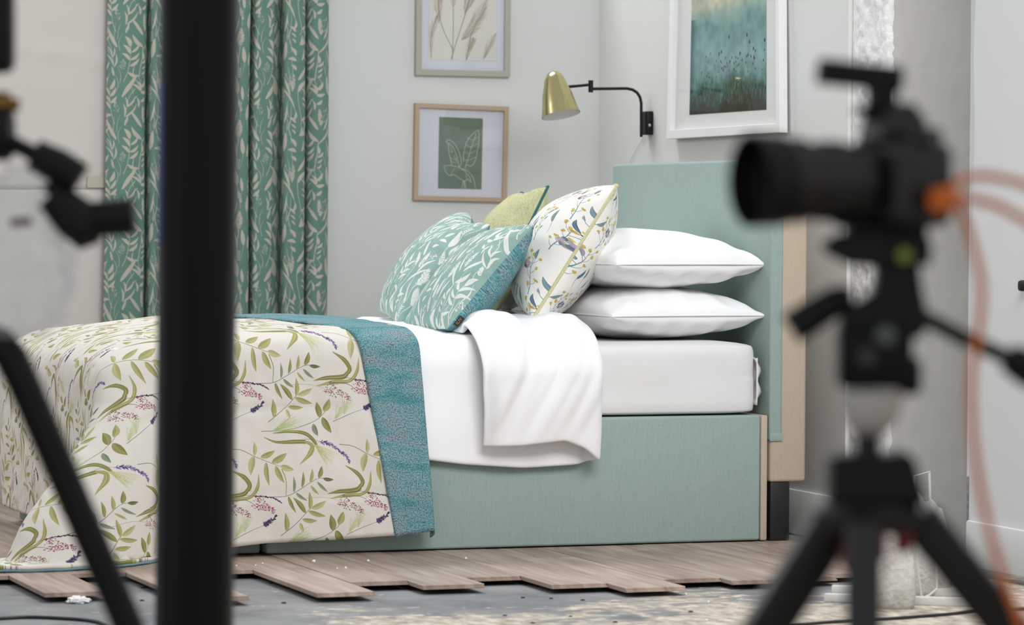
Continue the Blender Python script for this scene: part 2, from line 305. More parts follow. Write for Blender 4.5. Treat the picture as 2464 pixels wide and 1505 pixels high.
def meadow_print(name, bg, fg, bg2):
    c = Canvas(2048, 2048, bg, 1150)
    for i in range(220):                    # faint tonal blotches of the ground
        x, y, r = random.uniform(0, 1150), random.uniform(0, 1150), random.uniform(25, 90)
        c.poly([(x+r*math.cos(a)*random.uniform(.7, 1.2), y+r*.7*math.sin(a)) for a in np.linspace(0, 2*pi, 10)[:-1]], bg2, .13)
    def ear(x0, y0, x1, y1, w):
        d = np.array([x1-x0, y1-y0], float); L = np.linalg.norm(d); d /= L; n = np.array([-d[1], d[0]]); c.leaf((x0, y0), (x1, y1), w, fg)
        for i in range(int(L/9)):
            t = (i+.5)/int(L/9); ww = math.sin(pi*t**.8)**.8*w/2
            for sg in (-1, 1):
                p = np.array([x0, y0])+d*t*L+n*ww*sg*.7; q = p+d*14+n*sg*7; c.leaf(p, q, 6, fg)
    def fluff(x0, y0, x1, y1, w, n=60):
        d = np.array([x1-x0, y1-y0], float); L = np.linalg.norm(d); d /= L; nn = np.array([-d[1], d[0]])
        c.stroke([(x0, y0), (x1, y1)], 5, fg)
        for i in range(n):
            t = random.random(); ww = math.sin(pi*min(1, t*.8+.15))*w/2; sg = random.choice((-1, 1)); p = np.array([x0, y0])+d*t*L
            q = p+nn*sg*ww*random.uniform(.5, 1)+d*random.uniform(10, 34); c.stroke([p, (p+q)/2+nn*sg*4, q], [4, 9, 3], fg)
    def dots(x0, y0, x1, y1, w, n=34):
        d = np.array([x1-x0, y1-y0], float); nn = np.array([-d[1], d[0]])/np.linalg.norm(d); c.stroke([(x0, y0), (x1, y1)], 4, fg)
        for i in range(n):
            t = random.random(); p = np.array([x0, y0])+d*t; sg = random.choice((-1, 1)); p = p+nn*sg*random.uniform(.15, 1)*w*.5*math.sin(pi*min(1, t+.1)); a = math.atan2(nn[1]*sg, nn[0]*sg)-sg*.4
            c.leaf(p, p+np.array([math.cos(a), math.sin(a)])*18, 8, fg)
    def st(pts, w=6): c.stroke(pts, w, fg, 1, 6, (1.1, .7))
    def L(x0, y0, x1, y1, w, b=.12): c.leaf((x0, y0), (x1, y1), w, fg, b)
    def colA(X, ox, oy):
        f = lambda x, y: (X(x)+ox, y+oy)
        def g(fn, x0, y0, x1, y1, *r): a = f(x0, y0); b = f(x1, y1); fn(a[0], a[1], b[0], b[1], *r)
        g(ear, 95, 255, 135, 15, 72); st([f(95, 250), f(80, 340), f(70, 420)]); g(ear, 25, 325, 40, 165, 40)
        g(L, 268, 190, 190, 78, 44); g(L, 275, 250, 160, 228, 46); g(L, 272, 370, 200, 305, 40)
        g(fluff, 40, 470, 78, 335, 60, 40); g(L, 190, 700, 92, 450, 30, .05); g(dots, 215, 600, 130, 415, 110); g(fluff, 215, 640, 235, 440, 70, 60)
        g(fluff, 72, 800, 66, 590, 110, 90); st([f(72, 800), f(90, 960), f(112, 1160)], 7); g(L, 252, 870, 58, 572, 28, .08); st([f(252, 860), f(262, 960)])
        g(L, 98, 1050, 150, 812, 28, .06); g(ear, 12, 1010, 32, 815, 56); st([f(12, 1010), f(30, 1100), f(60, 1200)], 5)
        for i in range(5): g(L, 78+i*3, 1090+i*26, 98+i*3, 1062+i*26, 12); g(L, 78+i*3, 1090+i*26, 50+i*3, 1066+i*26, 12)
        st([f(150, 1140), f(180, 1040), f(205, 985)], 8); g(L, 262, 1040, 180, 965, 34); g(L, 262, 1110, 196, 1050, 24); g(L, 262, 1180, 206, 1120, 24); g(L, 240, 1000, 262, 890, 36)
    def colB(X, ox, oy):
        f = lambda x, y: (X(x)+ox, y+oy)
        def g(fn, x0, y0, x1, y1, *r): a = f(x0, y0); b = f(x1, y1); fn(a[0], a[1], b[0], b[1], *r)
        st([f(520, 1085), f(470, 960), f(438, 760), f(440, 600)], 8)
        for a in ((430, 720, 328, 602, 36), (442, 812, 328, 718, 38), (446, 890, 330, 788, 40), (468, 965, 318, 1010, 40), (436, 650, 512, 515, 54), (440, 735, 532, 622, 44), (446, 815, 545, 728, 42)): g(L, *a)
        g(ear, 540, 1275, 352, 1000, 54); st([f(345, 105), f(420, 190), f(474, 250), f(500, 375)], 8); st([f(372, 15), f(440, 110), f(470, 200)], 8)
        for a in ((474, 250, 500, 120, 26), (474, 250, 370, 100, 24), (500, 370, 352, 200, 26), (505, 370, 524, 200, 28), (330, 250, 352, 122, 30)): g(L, *a)
        g(ear, 282, 500, 415, 312, 40); g(L, 278, 650, 420, 490, 52, -.1); st([f(278, 650), f(290, 800), f(330, 1010), f(300, 1080)], 8)
        g(fluff, 500, 480, 470, 385, 40, 30); g(dots, 545, 940, 520, 800, 70, 26); g(L, 300, 1200, 420, 1110, 34); g(L, 300, 1200, 330, 1070, 26); g(L, 300, 1200, 380, 1050, 20)
    I = lambda x: x; F = lambda x: 560-x
    colA(I, 0, 0); colB(I, 10, 0); colA(F, 570, 430); colB(F, 600, 620)
    for i in range(26):                     # thin grass blades between
        x, y = random.uniform(0, 1150), random.uniform(0, 1150); c.stroke([(x, y), (x+random.uniform(-20, 20), y-110), (x+random.uniform(-60, 60), y-220)], [6, 7, 2], fg)
    return c.img(name)

def floral_print():
    c = Canvas(2048, 2048, (240, 238, 232), 1000)
    BL, BL2, GN, YE, GY, MV = (116, 142, 156), (88, 110, 128), (122, 148, 140), (202, 180, 104), (150, 150, 162), (184, 166, 172)
    def lerpc(a, b, t): return tuple(a[i]+(b[i]-a[i])*t for i in range(3))
    def dab(x, y, r, col, al=1.0): c.poly([(x+r*math.cos(a)*random.uniform(.7, 1.15), y+r*math.sin(a)*random.uniform(.7, 1.15)) for a in np.linspace(0, 2*pi, 12)[:-1]], col, al)
    def flower(x, y, r, col=YE):
        for k in range(5): a = random.uniform(0, 6.3); dab(x+r*.5*math.cos(a), y+r*.45*math.sin(a), r*.55, jig(col, 16), .9)
        dab(x, y+r*.3, r*.35, lerpc(col, (120, 110, 60), .5), .7)
    def lf(x0, y0, x1, y1, w, col): c.leaf((x0, y0), (x1, y1), w, jig(col, 8), .10, lerpc(col, (225, 228, 222), .45), lerpc(col, (80, 96, 104), .15))
    def st(p, w, col): c.stroke(p, w, col, 1, 6, (1.2, .6))
    def spray(x, y, h, lean, col=BL):
        P = [(x, y), (x+lean*.35, y-h*.35), (x+lean*.75, y-h*.7), (x+lean, y-h)]; st(P, 8, col); C = crom(P, 8)
        for k in range(3, len(C)-1, 3):
            sg = 1 if k % 2 else -1; p = C[k]; L = random.uniform(50, 105); q = (p[0]+sg*L*.75+lean*.1, p[1]-L); st([p, ((p[0]+q[0])/2+sg*8, (p[1]+q[1])/2+6), q], 5, col)
            if random.random() < .62: flower(q[0], q[1], random.uniform(20, 30))
            else: lf(q[0]-sg*12, q[1]+20, q[0]+sg*10, q[1]-34, 22, random.choice((BL, GY, GN)))
        flower(C[-1][0], C[-1][1]-10, 32)
    for a in ((90, 560, 430, 120), (330, 980, 470, 90), (560, 560, 420, 110), (790, 990, 450, 120), (930, 480, 360, 60), (560, 990, 330, -60), (220, 300, 300, 80)): spray(*a)
    for a in ((250, 760, 330, 560, 46, GN), (400, 420, 380, 220, 40, BL), (405, 430, 500, 290, 40, BL), (700, 700, 760, 520, 54, GN), (960, 900, 985, 740, 44, BL2), (60, 860, 30, 700, 40, BL), (470, 640, 520, 520, 34, BL2), (840, 240, 930, 130, 44, GN), (640, 170, 650, 40, 36, BL), (150, 960, 210, 830, 38, GY), (860, 640, 820, 540, 30, GY)):
        lf(*a); x0, y0, x1, y1 = a[:4]; st([(x0, y0), (x0-(x1-x0)*.3, y0-(y1-y0)*.35), (x0-(x1-x0)*.45, y0-(y1-y0)*.8)], 5, a[5])
    for x, y in ((720, 260), (60, 250), (500, 820)):
        for k in range(10): a = k*.63; r = random.uniform(26, 46); dab(x+r*math.cos(a), y+r*.85*math.sin(a), 22, jig(random.choice((MV, GY, BL2, MV)), 14), .8)
        dab(x+6, y+8, 16, (198, 160, 158), .8)
    return c.img('floral_print')

def pampas_art():
    c = Canvas(1200, 1536, (226, 223, 216), 500, False)
    B = (150, 128, 114)
    def plume(pts, w, n, col, up=1):
        c.stroke(pts, 3, lerpc(col, (90, 80, 70), .3)); C = np.array(crom(pts, 20))
        for i in range(n):
            k = random.randint(1, len(C)-2); t = C[k+1]-C[k-1]; t /= np.linalg.norm(t); nn = np.array([-t[1], t[0]]); f = k/len(C)
            sg = random.choice((-1, 1, 1)); l = w*math.sin(pi*min(1, f*.9+.1))*random.uniform(.35, 1.1)
            p = C[k]; q = p+t*l*.9+nn*sg*l*.55; c.stroke([p, (p+q)/2+nn*sg*l*.06, q], [1.4, 1.6, .6], jig(col, 22), .34)
    def lerpc(a, b, t): return tuple(a[i]+(b[i]-a[i])*t for i in range(3))
    def stem(p): c.stroke(p, 4, (112, 100, 92))
    stem([(165, 636), (200, 540), (280, 330), (330, 200)]); stem([(180, 580), (90, 420), (70, 250), (85, 0)]); stem([(175, 636), (180, 400), (170, 0)]); stem([(20, 630), (15, 500), (60, 370)]); stem([(280, 636), (320, 470), (420, 320)])
    plume([(75, 420), (68, 250), (110, 40)], 90, 420, (156, 130, 120)); plume([(178, 330), (180, 160), (190, 0)], 110, 420, (168, 140, 130)); plume([(262, 360), (330, 190), (430, -10)], 130, 700, (146, 126, 110)); plume([(240, 520), (330, 430), (430, 270)], 90, 420, (140, 124, 104))
    plume([(16, 600), (18, 480), (70, 360)], 60, 200, B); plume([(276, 640), (300, 560), (330, 500)], 60, 220, (158, 142, 116)); plume([(405, 630), (440, 560), (500, 470)], 50, 220, (158, 136, 122))
    return c.img('pampas_art')
def leaf_art():
    c = Canvas(800, 1320, (112, 128, 114), 315, False); P = (206, 204, 192)
    for i in range(160):
        x, y = random.uniform(0, 315), random.uniform(0, 520); c.stroke([(x, y), (x+random.uniform(-3, 3), y+40)], 2, jig((118, 136, 122), 10), .35)
    def ln(p, w=3.4): c.stroke(p, w, P, 1, 8)
    ln([(50, 175), (75, 165), (120, 200), (150, 260), (165, 330), (150, 360)]); ln([(50, 175), (70, 200), (72, 250), (90, 320), (95, 350)]); ln([(70, 185), (110, 230), (135, 300), (150, 360)])
    for y in (215, 265, 290): ln([(85+(y-215)*.5, y+8), (100+(y-215)*.4, y+40), (75+(y-215)*.2, y+30)], 2.6)
    ln([(285, 85), (250, 110), (215, 150), (190, 210), (178, 290), (182, 320)]); ln([(285, 85), (290, 140), (282, 230), (262, 320), (235, 350), (200, 340)]); ln([(270, 110), (240, 200), (215, 290), (190, 375)])
    for y in (140, 190, 240, 290): ln([(252-(y-140)*.28, y+20), (275-(y-140)*.1, y), (285-(y-140)*.12, y-6)], 2.6); ln([(250-(y-140)*.3, y+20), (218-(y-140)*.2, y+14), (205-(y-140)*.18, y)], 2.6)
    ln([(40, 355), (90, 352), (160, 368), (220, 420), (240, 470)]); ln([(40, 355), (55, 400), (85, 425), (110, 415), (150, 440), (190, 462), (215, 450), (240, 470)]); ln([(150, 366), (215, 390), (255, 440), (275, 525)]); ln([(120, 370), (100, 395), (92, 420)], 2.6); ln([(200, 405), (205, 440), (225, 455)], 2.6)
    ln([(182, 460), (175, 500), (165, 525)]); ln([(185, 460), (190, 500), (185, 525)]); ln([(190, 460), (200, 500), (203, 525)])
    return c.img('leaf_art')
def meadow_art():
    H, W = 1040, 560; y = np.linspace(0, 1, H)[:, None]; x = np.linspace(0, 1, W)[None, :]
    def sm(n):
        g = rng.random((n, n)); yi = np.linspace(0, n-1.001, H); xi = np.linspace(0, n-1.001, W); y0 = yi.astype(int); x0 = xi.astype(int); fy = (yi-y0)[:, None]; fx = (xi-x0)[None]
        fy = fy*fy*(3-2*fy); fx = fx*fx*(3-2*fx)
        return (g[y0][:, x0]*(1-fy)*(1-fx)+g[y0+1][:, x0]*fy*(1-fx)+g[y0][:, x0+1]*(1-fy)*fx+g[y0+1][:, x0+1]*fy*fx)
    yy = y+(sm(6)-.5)*.10+(sm(40)-.5)*.05*(y > .6)
    st = [0, .38, .44, .50, .68, .80, .875, .935, 1]; cs = np.array([(190, 182, 164), (186, 190, 172), (150, 178, 168), (116, 154, 152), (138, 172, 174), (112, 150, 144), (50, 78, 66), (44, 50, 44), (42, 40, 38)], float)
    a = np.stack([np.interp(yy, st, cs[:, k]) for k in range(3)], -1)
    a *= (1+(sm(24)-.5)*.16+(np.tile(rng.random((1, W)), (H, 1))-.5)*.05)[..., None]
    d = np.exp(-(x/.06)**2)*(y > .46)*.55; a = a*(1-d[..., None])+np.array([28, 66, 70])*d[..., None]
    gl = np.exp(-((x-.34)/.09)**2-(np.maximum(0, y-.33)/.05)**2); a = a*(1-.8*gl[..., None])+np.array([252, 230, 210])*.8*gl[..., None]
    c = Canvas(W, H, (0, 0, 0), W, False); c.a = np.clip(a/255, 0, 1).astype(np.float32)
    for i in range(420):
        px = random.uniform(0, W); py = random.uniform(.80, .96)*H; c.stroke([(px, py), (px+random.uniform(-8, 8), py-random.uniform(15, 60))], [1.5, .8], random.choice(((140, 180, 176), (60, 92, 76), (46, 74, 58), (150, 190, 186))), .6)
    for i in range(70):
        px = random.gauss(.58, .25)*W; py = random.gauss(.745, .045)*H; c.leaf((px, py), (px+random.uniform(-3, 3), py-random.uniform(9, 22)), 7, random.choice(((84, 52, 84), (60, 44, 70), (110, 60, 90))))
    for px, py in ((.53, .56), (.76, .56), (.79, .60), (.84, .64), (.98, .60), (.67, .66), (.4, .65), (.43, .64)):
        c.leaf((px*W, py*H+26), (px*W, py*H), 9, (56, 44, 70)); c.stroke([(px*W, py*H+26), (px*W+2, py*H+150), (px*W+6, .82*H)], 1.2, (70, 90, 96), .6)
    return c.img('meadow_art', 1)

# ------------------------------------------------------------------ materials
M_wall = mat('painted_wall', (216, 217, 214), .8, noise_amt=.02, nscale=3, bump=.05, bscale=400)
M_white = mat('white_paint', (232, 232, 230), .6, noise_amt=.02, bump=.04)
M_panel = mat('panel_paint', (208, 209, 209), .6, noise_amt=.03, nscale=3, bump=.04)
M_rough = mat('rough_white_paint', (240, 239, 238), .35, noise_amt=.05, nscale=25, bump=.6, bscale=70)
M_plaster = mat('grey_plaster', (186, 183, 178), .7, noise_amt=.08, nscale=7, bump=.12, bscale=50)
M_paper = mat('lining_paper', (212, 207, 201), .8, noise_amt=.03, nscale=4)
M_tape = mat('masking_tape', (188, 184, 164), .6)
M_teal = weave('aqua_linen', (142, 162, 157), (164, 181, 176), 420, .5)
M_calico = weave('calico', (184, 166, 148), (200, 184, 166), 500, .5)
M_black = mat('black_stain', (22, 22, 23), .5)
M_sheet = mat('white_cotton', (232, 231, 230), .8, noise_amt=.015, nscale=8, bump=.06, bscale=900, spec=.2)
M_duvet = mat('white_percale', (251, 251, 252), .8, noise_amt=.01, nscale=8, bump=.05, bscale=900, spec=.2)
M_tweed = tweed('teal_tweed')
M_blacksatin = mat('black_satin', (9, 9, 9), .36, noise_amt=.1, spec=.22)
M_blackmat = mat('black_matt', (13, 13, 14), .5, noise_amt=.15, spec=.3)
M_brass = mat('brushed_brass', (205, 192, 142), .24, 1.0, noise_amt=.08, nscale=6, stretch=(30, 30, 1))
M_shadein = mat('white_enamel', (236, 234, 230), .5)
M_glass = bpy.data.materials.new('clear_glass'); M_glass.use_nodes = True
_k = NT(M_glass); _k.b.inputs['Transmission Weight'].default_value = 1; _k.b.inputs['Roughness'].default_value = .02; _k.b.inputs['IOR'].default_value = 1.45
M_cam = mat('camera_black', (12, 12, 13), .34, noise_amt=.1, spec=.6)
M_lens = mat('lens_glass', (10, 12, 16), .08, spec=.8)
M_metal = mat('dull_silver', (190, 188, 184), .35, .6)

# ------------------------------------------------------------------ room
XW = 0.300
YB = on(0, XW, 1440, 400).y; YN = on(0, XW, 2040, 300).y; YPR = on(0, XW+.013, 2140, 300).y    # back wall, near end of the set wall, near end of the pier
f = MB(); f.grid([[(-7+10.5*i/20, -10.5+13*j/20, -.024) for j in range(21)] for i in range(21)])
mf = bpy.data.materials.new('worn_concrete'); mf.use_nodes = True; k = NT(mf); k.b.inputs['Roughness'].default_value = .75
tc = k.add('ShaderNodeTexCoord')
def fl_noise(sx, sy, d, sc=1):
    mp = k.add('ShaderNodeMapping'); mp.inputs['Scale'].default_value = (sx, sy, 1); k.link(tc.outputs['Object'], mp.inputs[0])
    n = k.add('ShaderNodeTexNoise'); n.inputs['Scale'].default_value = sc; n.inputs['Detail'].default_value = d; n.inputs['Roughness'].default_value = .65; k.link(mp.outputs[0], n.inputs[0]); return n.outputs[0]
def fl_ramp(src, pts):
    r = k.add('ShaderNodeValToRGB'); e = r.color_ramp.elements
    while len(e) < len(pts): e.new(.5)
    for x, (p, c) in zip(e, pts): x.position = p; x.color = c
    k.link(src, r.inputs[0]); return r.outputs[0]
g0 = fl_ramp(fl_noise(3, 3, 5), [(.35, lin((98, 100, 103))), (.65, lin((136, 137, 138)))])
tan = fl_ramp(fl_noise(28, 16, 4), [(.35, lin((140, 131, 120))), (.5, lin((176, 166, 150))), (.65, lin((208, 198, 184)))])
gx = k.add('ShaderNodeSeparateXYZ'); k.link(tc.outputs['Object'], gx.inputs[0])
def mth(op, a, b):
    m = k.add('ShaderNodeMath', operation=op)
    for i, v in enumerate((a, b)):
        if isinstance(v, (int, float)): m.inputs[i].default_value = v
        else: k.link(v, m.inputs[i])
    return m.outputs[0]
wear = mth('ADD', fl_noise(1.6, 2.2, 3), mth('MULTIPLY', mth('SUBTRACT', fl_noise(14, 22, 5), .5), .55))
wear = mth('ADD', wear, mth('MULTIPLY', mth('ADD', gx.outputs[0], 1.25), .16))      # more worn towards the door end
wear = mth('SUBTRACT', wear, mth('MULTIPLY', mth('ADD', gx.outputs[1], 1.25), .35))
wm = fl_ramp(wear, [(.53, (0, 0, 0, 1)), (.62, (1, 1, 1, 1))])
mx1 = k.add('ShaderNodeMixRGB'); k.link(wm, mx1.inputs[0]); k.link(g0, mx1.inputs[1]); k.link(tan, mx1.inputs[2])
chip = fl_ramp(fl_noise(9, 26, 3), [(.66, (0, 0, 0, 1)), (.69, (1, 1, 1, 1))])
mx2 = k.add('ShaderNodeMixRGB'); k.link(chip, mx2.inputs[0]); k.link(mx1.outputs[0], mx2.inputs[1]); mx2.inputs[2].default_value = lin((208, 202, 192))
spk = fl_ramp(fl_noise(70, 70, 2), [(.24, (1, 1, 1, 1)), (.27, (0, 0, 0, 1))])
mx3 = k.add('ShaderNodeMixRGB'); k.link(spk, mx3.inputs[0]); k.link(mx2.outputs[0], mx3.inputs[1]); mx3.inputs[2].default_value = lin((74, 68, 62))
k.link(mx3.outputs[0], k.b.inputs['Base Color'])
bp = k.add('ShaderNodeBump'); bp.inputs['Strength'].default_value = .5; bp.inputs['Distance'].default_value = .004; k.link(wear, bp.inputs['Height']); k.link(bp.outputs[0], k.b.inputs['Normal'])
floor = struct(f.obj('floor', mf, smooth=0))

# laminate planks: parts of the floor, each its own board
mp_ = bpy.data.materials.new('laminate_oak'); mp_.use_nodes = True; k = NT(mp_); k.b.inputs['Roughness'].default_value = .5
tc = k.add('ShaderNodeTexCoord'); oi = k.add('ShaderNodeObjectInfo')
va = k.add('ShaderNodeVectorMath', operation='ADD'); k.link(tc.outputs['Object'], va.inputs[0])
sc_ = k.add('ShaderNodeMath', operation='MULTIPLY'); sc_.inputs[1].default_value = 13; k.link(oi.outputs['Random'], sc_.inputs[0]); k.link(sc_.outputs[0], va.inputs[1])
mpn = k.add('ShaderNodeMapping'); mpn.inputs['Scale'].default_value = (38, 2.4, 8); k.link(va.outputs[0], mpn.inputs[0])
n = k.add('ShaderNodeTexNoise'); n.inputs['Scale'].default_value = 1; n.inputs['Detail'].default_value = 5; n.inputs['Distortion'].default_value = .6; k.link(mpn.outputs[0], n.inputs[0])
r = fl_ramp(n.outputs[0], [(.3, lin((140, 119, 107))), (.5, lin((163, 143, 130))), (.7, lin((182, 164, 150)))])
hs = k.add('ShaderNodeHueSaturation'); k.link(r, hs.inputs['Color'])
vv = k.add('ShaderNodeMapRange'); vv.inputs['To Min'].default_value = .88; vv.inputs['To Max'].default_value = 1.08; k.link(oi.outputs['Random'], vv.inputs[0]); k.link(vv.outputs[0], hs.inputs['Value'])
k.link(hs.outputs[0], k.b.inputs['Base Color'])
edges = [(-2.83, -.60), (-2.67, -.42), (-2.505, -.34), (-2.344, -.796), (-2.18, -.345), (-2.025, -1.0), (-1.858, -.38), (-1.678, -.995), (-1.522, -.775), (-1.360, -.90), (-1.188, -.735), (-1.028, -.975),
         (-.871, -1.108), (-.700, -.942), (-.531, -1.02), (-.376, -1.0), (-.215, -.93), (-.055, -.86), (.108, -.80)]
for i, (x0, y0) in enumerate(edges):
    x1 = edges[i+1][0] if i+1 < len(edges) else .108
    ys = [y0]; y = y0+random.uniform(.75, 1.25)
    while y < YB-.2: ys.append(y); y += 1.25
    ys.append(YB-.008)
    for a, b in zip(ys, ys[1:]):
        lift = random.uniform(0, .002) if a == y0 else 0
        m_ = MB(); c = Vector(((x0+x1)/2, (a+b)/2, -.006)); L = b-a; w = x1-x0-.0012
        m_.box(c, w, L-.0012, .012, bev=.0012, seg=1)
        if a == y0:                          # tongue under the near end
            m_.box((c.x, a-.004, -.0085), w, .008, .004, bev=0)
        o = m_.obj('plank', mp_, floor, smooth=0)
        o.location = (0, 0, lift)

def wall(name, verts, th, m): return struct(MB().prism(verts, th).obj(name, m, smooth=0))
wall('wall_back', [(-3.6, YB, -.02), (XW+.06, YB, -.02), (XW+.06, YB, 2.15), (-3.6, YB, 2.15)], (0, .06, 0), M_wall)
wall('wall_right', [(XW, YN, -.02), (XW, YB, -.02), (XW, YB, 2.35), (XW, YN, 2.35)], (.05, 0, 0), M_wall)
HBB = on(0, XW-.013, 1905, 1178).z
struct(MB().box((XW-.0065, (YB+YN)/2, HBB/2-.01), .013, YB-YN-.004, HBB+.02, bev=.004).obj('baseboard_right', M_white))
struct(MB().box((-1.72, YB-.0065, .070), 3.7, .013, .150, bev=.004).obj('baseboard_back', M_white))
# rough masonry pier beyond the end of the stud wall: knobbly painted return and a flat grey face
m_ = MB(); P = []
for i in range(27):
    row = []
    for j in range(181):
        y = YN-.005-(YN-.005-YPR)*i/26; z = -.02+2.72*j/180
        h = nz(y*14, z*18, 3)*.007+nz(y*30, z*58, 9)*.012+nz(y*80, z*120, 2)*.006
        ed = sstep(.8, 1, i/26); row.append((XW+.013+h*(1-ed*.5)*sstep(0, .1, i/26)+ed*ed*.012, y+ed*nz(0, z*14, 5)*.014, z))
    P.append(row)
m_.grid(P)
pier_edge = P[-1]
pr = struct(m_.obj('wall_pier', M_rough, smooth=180))
m_ = MB(); m_.grid([[((XW+.024+.25*i/20) if i else pier_edge[j][0], (pier_edge[j][1] if i == 0 else YPR-.01)+nz(i*.5, j*.2, 1)*.002, pier_edge[j][2]) for j in range(181)] for i in range(21)])
pf = m_.obj('plaster_face', M_plaster, pr, smooth=180); pf['label'] = 'flat grey plastered face of the white pier'
# white panel wall that runs towards the camera at the right
XP = .278; pfar = -.81
cols = []
for j in range(60):
    z = 2.7*j/59; cols.append((z, pfar+nz(z*3.1, 2, 0)*.022-.012*z))
m_ = MB(); m_.grid([[(XP, y, z) for z, y in cols], [(XP, -4.5, z) for z, y in cols], [(XP+.03, -4.5, z) for z, y in cols], [(XP+.03, y, z) for z, y in cols]], wrap_u=True)
pn = struct(m_.obj('wall_panel', M_panel, smooth=30))
zb = on(0, XP, 2325, 1250).z
struct(MB().box((XP-.008, (pfar-4.5)/2-.01, zb/2), .016, -4.5*-1+pfar-.01, zb, bev=.006).obj('baseboard_panel', M_panel))
p = on(0, XP-.012, 2462, 688)
MB().box(p, .024, .03, .03, bev=.008).obj('wall_hook', M_blackmat, None, origin=p)
tag(bpy.data.objects['wall_hook'], 'small black fitting fixed to the white panel at right edge of view', 'hook')

# lining paper on the back wall, left of the curtain, with two tape strips
q = [on(1, YB-.004, *t) for t in ((-420, -300), (300, -300), (300, 456), (-420, 456))]
m_ = MB(); P = []
for i in range(50):
    row = []
    for j in range(50):
        a = q[3].lerp(q[2], i/49); b = q[0].lerp(q[1], i/49); p = a.lerp(b, j/49)
        ya = on(1, YB-.004, lerp(-420, 300, i/49), 122+.12*lerp(-420, 300, i/49)).z
        p = Vector((p.x, p.y-.006*math.exp(-((p.z-ya)/.035)**2)*(1 if p.z > ya else .2)-.002*abs(nz(p.x*4, p.z*4)), p.z)); row.append(p)
    P.append(row)
m_.grid(P)
pap = m_.obj('lining_paper', M_paper, origin=q[3]); tag(pap, 'cream paper sheet with a long crease, taped on the wall left of the curtain', 'paper'); mod(pap, 'SOLIDIFY', thickness=.0015)
qa, qb = on(1, YB-.003, -420, 440), on(1, YB-.003, 300, 440)
P = [[(lerp(qa.x, qb.x, i/30), YB-.003-.002*abs(nz(i*.3, j*.3)), lerp(.16, qa.z, j/30)) for j in range(31)] for i in range(31)]
pa2 = MB().grid(P).obj('lining_paper', M_paper, origin=(qa.x, YB, .16)); tag(pa2, 'smooth cream paper below the taped seam, left of the curtain', 'paper'); mod(pa2, 'SOLIDIFY', thickness=.001, offset=-1)
for (u0, v0, u1, v1) in ((210, 424, 257, 452), (158, 384, 202, 408)):
    a = on(1, YB-.014, u0, v0); b = on(1, YB-.014, u1, v1)
    MB().box((a+b)/2, b.x-a.x, .0016, a.z-b.z, bev=0).obj('tape_strip', M_tape, pap)

# ------------------------------------------------------------------ curtain
MEAD_C = printed('meadow_curtain_cloth', meadow_print('meadow_curtain', (108, 140, 127), (190, 184, 172), (96, 130, 117)))
plan = [(262, .0), (275, -.03), (300, -.055), (326, -.062), (345, -.05), (352, -.008), (359, -.05), (376, -.064), (392, -.05), (400, .0), (408, -.05), (440, -.066), (466, -.05), (474, .0), (482, -.05), (512, -.066), (536, -.05), (545, .0), (553, -.052), (575, -.066), (592, -.055),
        (597, .0), (603, -.058), (625, -.07), (646, -.062), (652, -.005), (668, -.005), (674, -.064), (700, -.072), (721, -.062), (727, -.008), (733, -.05), (758, -.066), (777, -.052), (785, -.012)]
pts = []
for u, d in plan:
    x = on(1, YB-.035, u, 560).x; pts.append((x, YB-.035+d))
C = crom(pts, 6); L = [0]
for a, b in zip(C, C[1:]): L.append(L[-1]+float(np.linalg.norm(b-a)))
cx = C[-1][0]; NZ_ = 40; P = []; UV = []
for i, (x, y) in enumerate(C):
    row = []; uv = []
    for j in range(NZ_+1):
        z = .012+2.05*j/NZ_; s = 1+.035*(1-z/2.2)
        wob = .006*nz(L[i]*3, z*1.5, 0)
        row.append((cx+(x-cx)*s+wob*(1 if i not in (0, len(C)-1) else .2), min(YB-.018, y+.008*nz(L[i]*5, z*2, 4)), z)); uv.append((L[i]/.315+.33, z/.315))
    P.append(row); UV.append(uv)
cu = MB().grid(P, uv=UV).obj('curtain', MEAD_C, smooth=180, origin=(cx, YB-.05, 0)); tag(cu, 'green pleated curtain with pale meadow grass print beside back wall', 'curtain')
mod(cu, 'SOLIDIFY', thickness=.003)

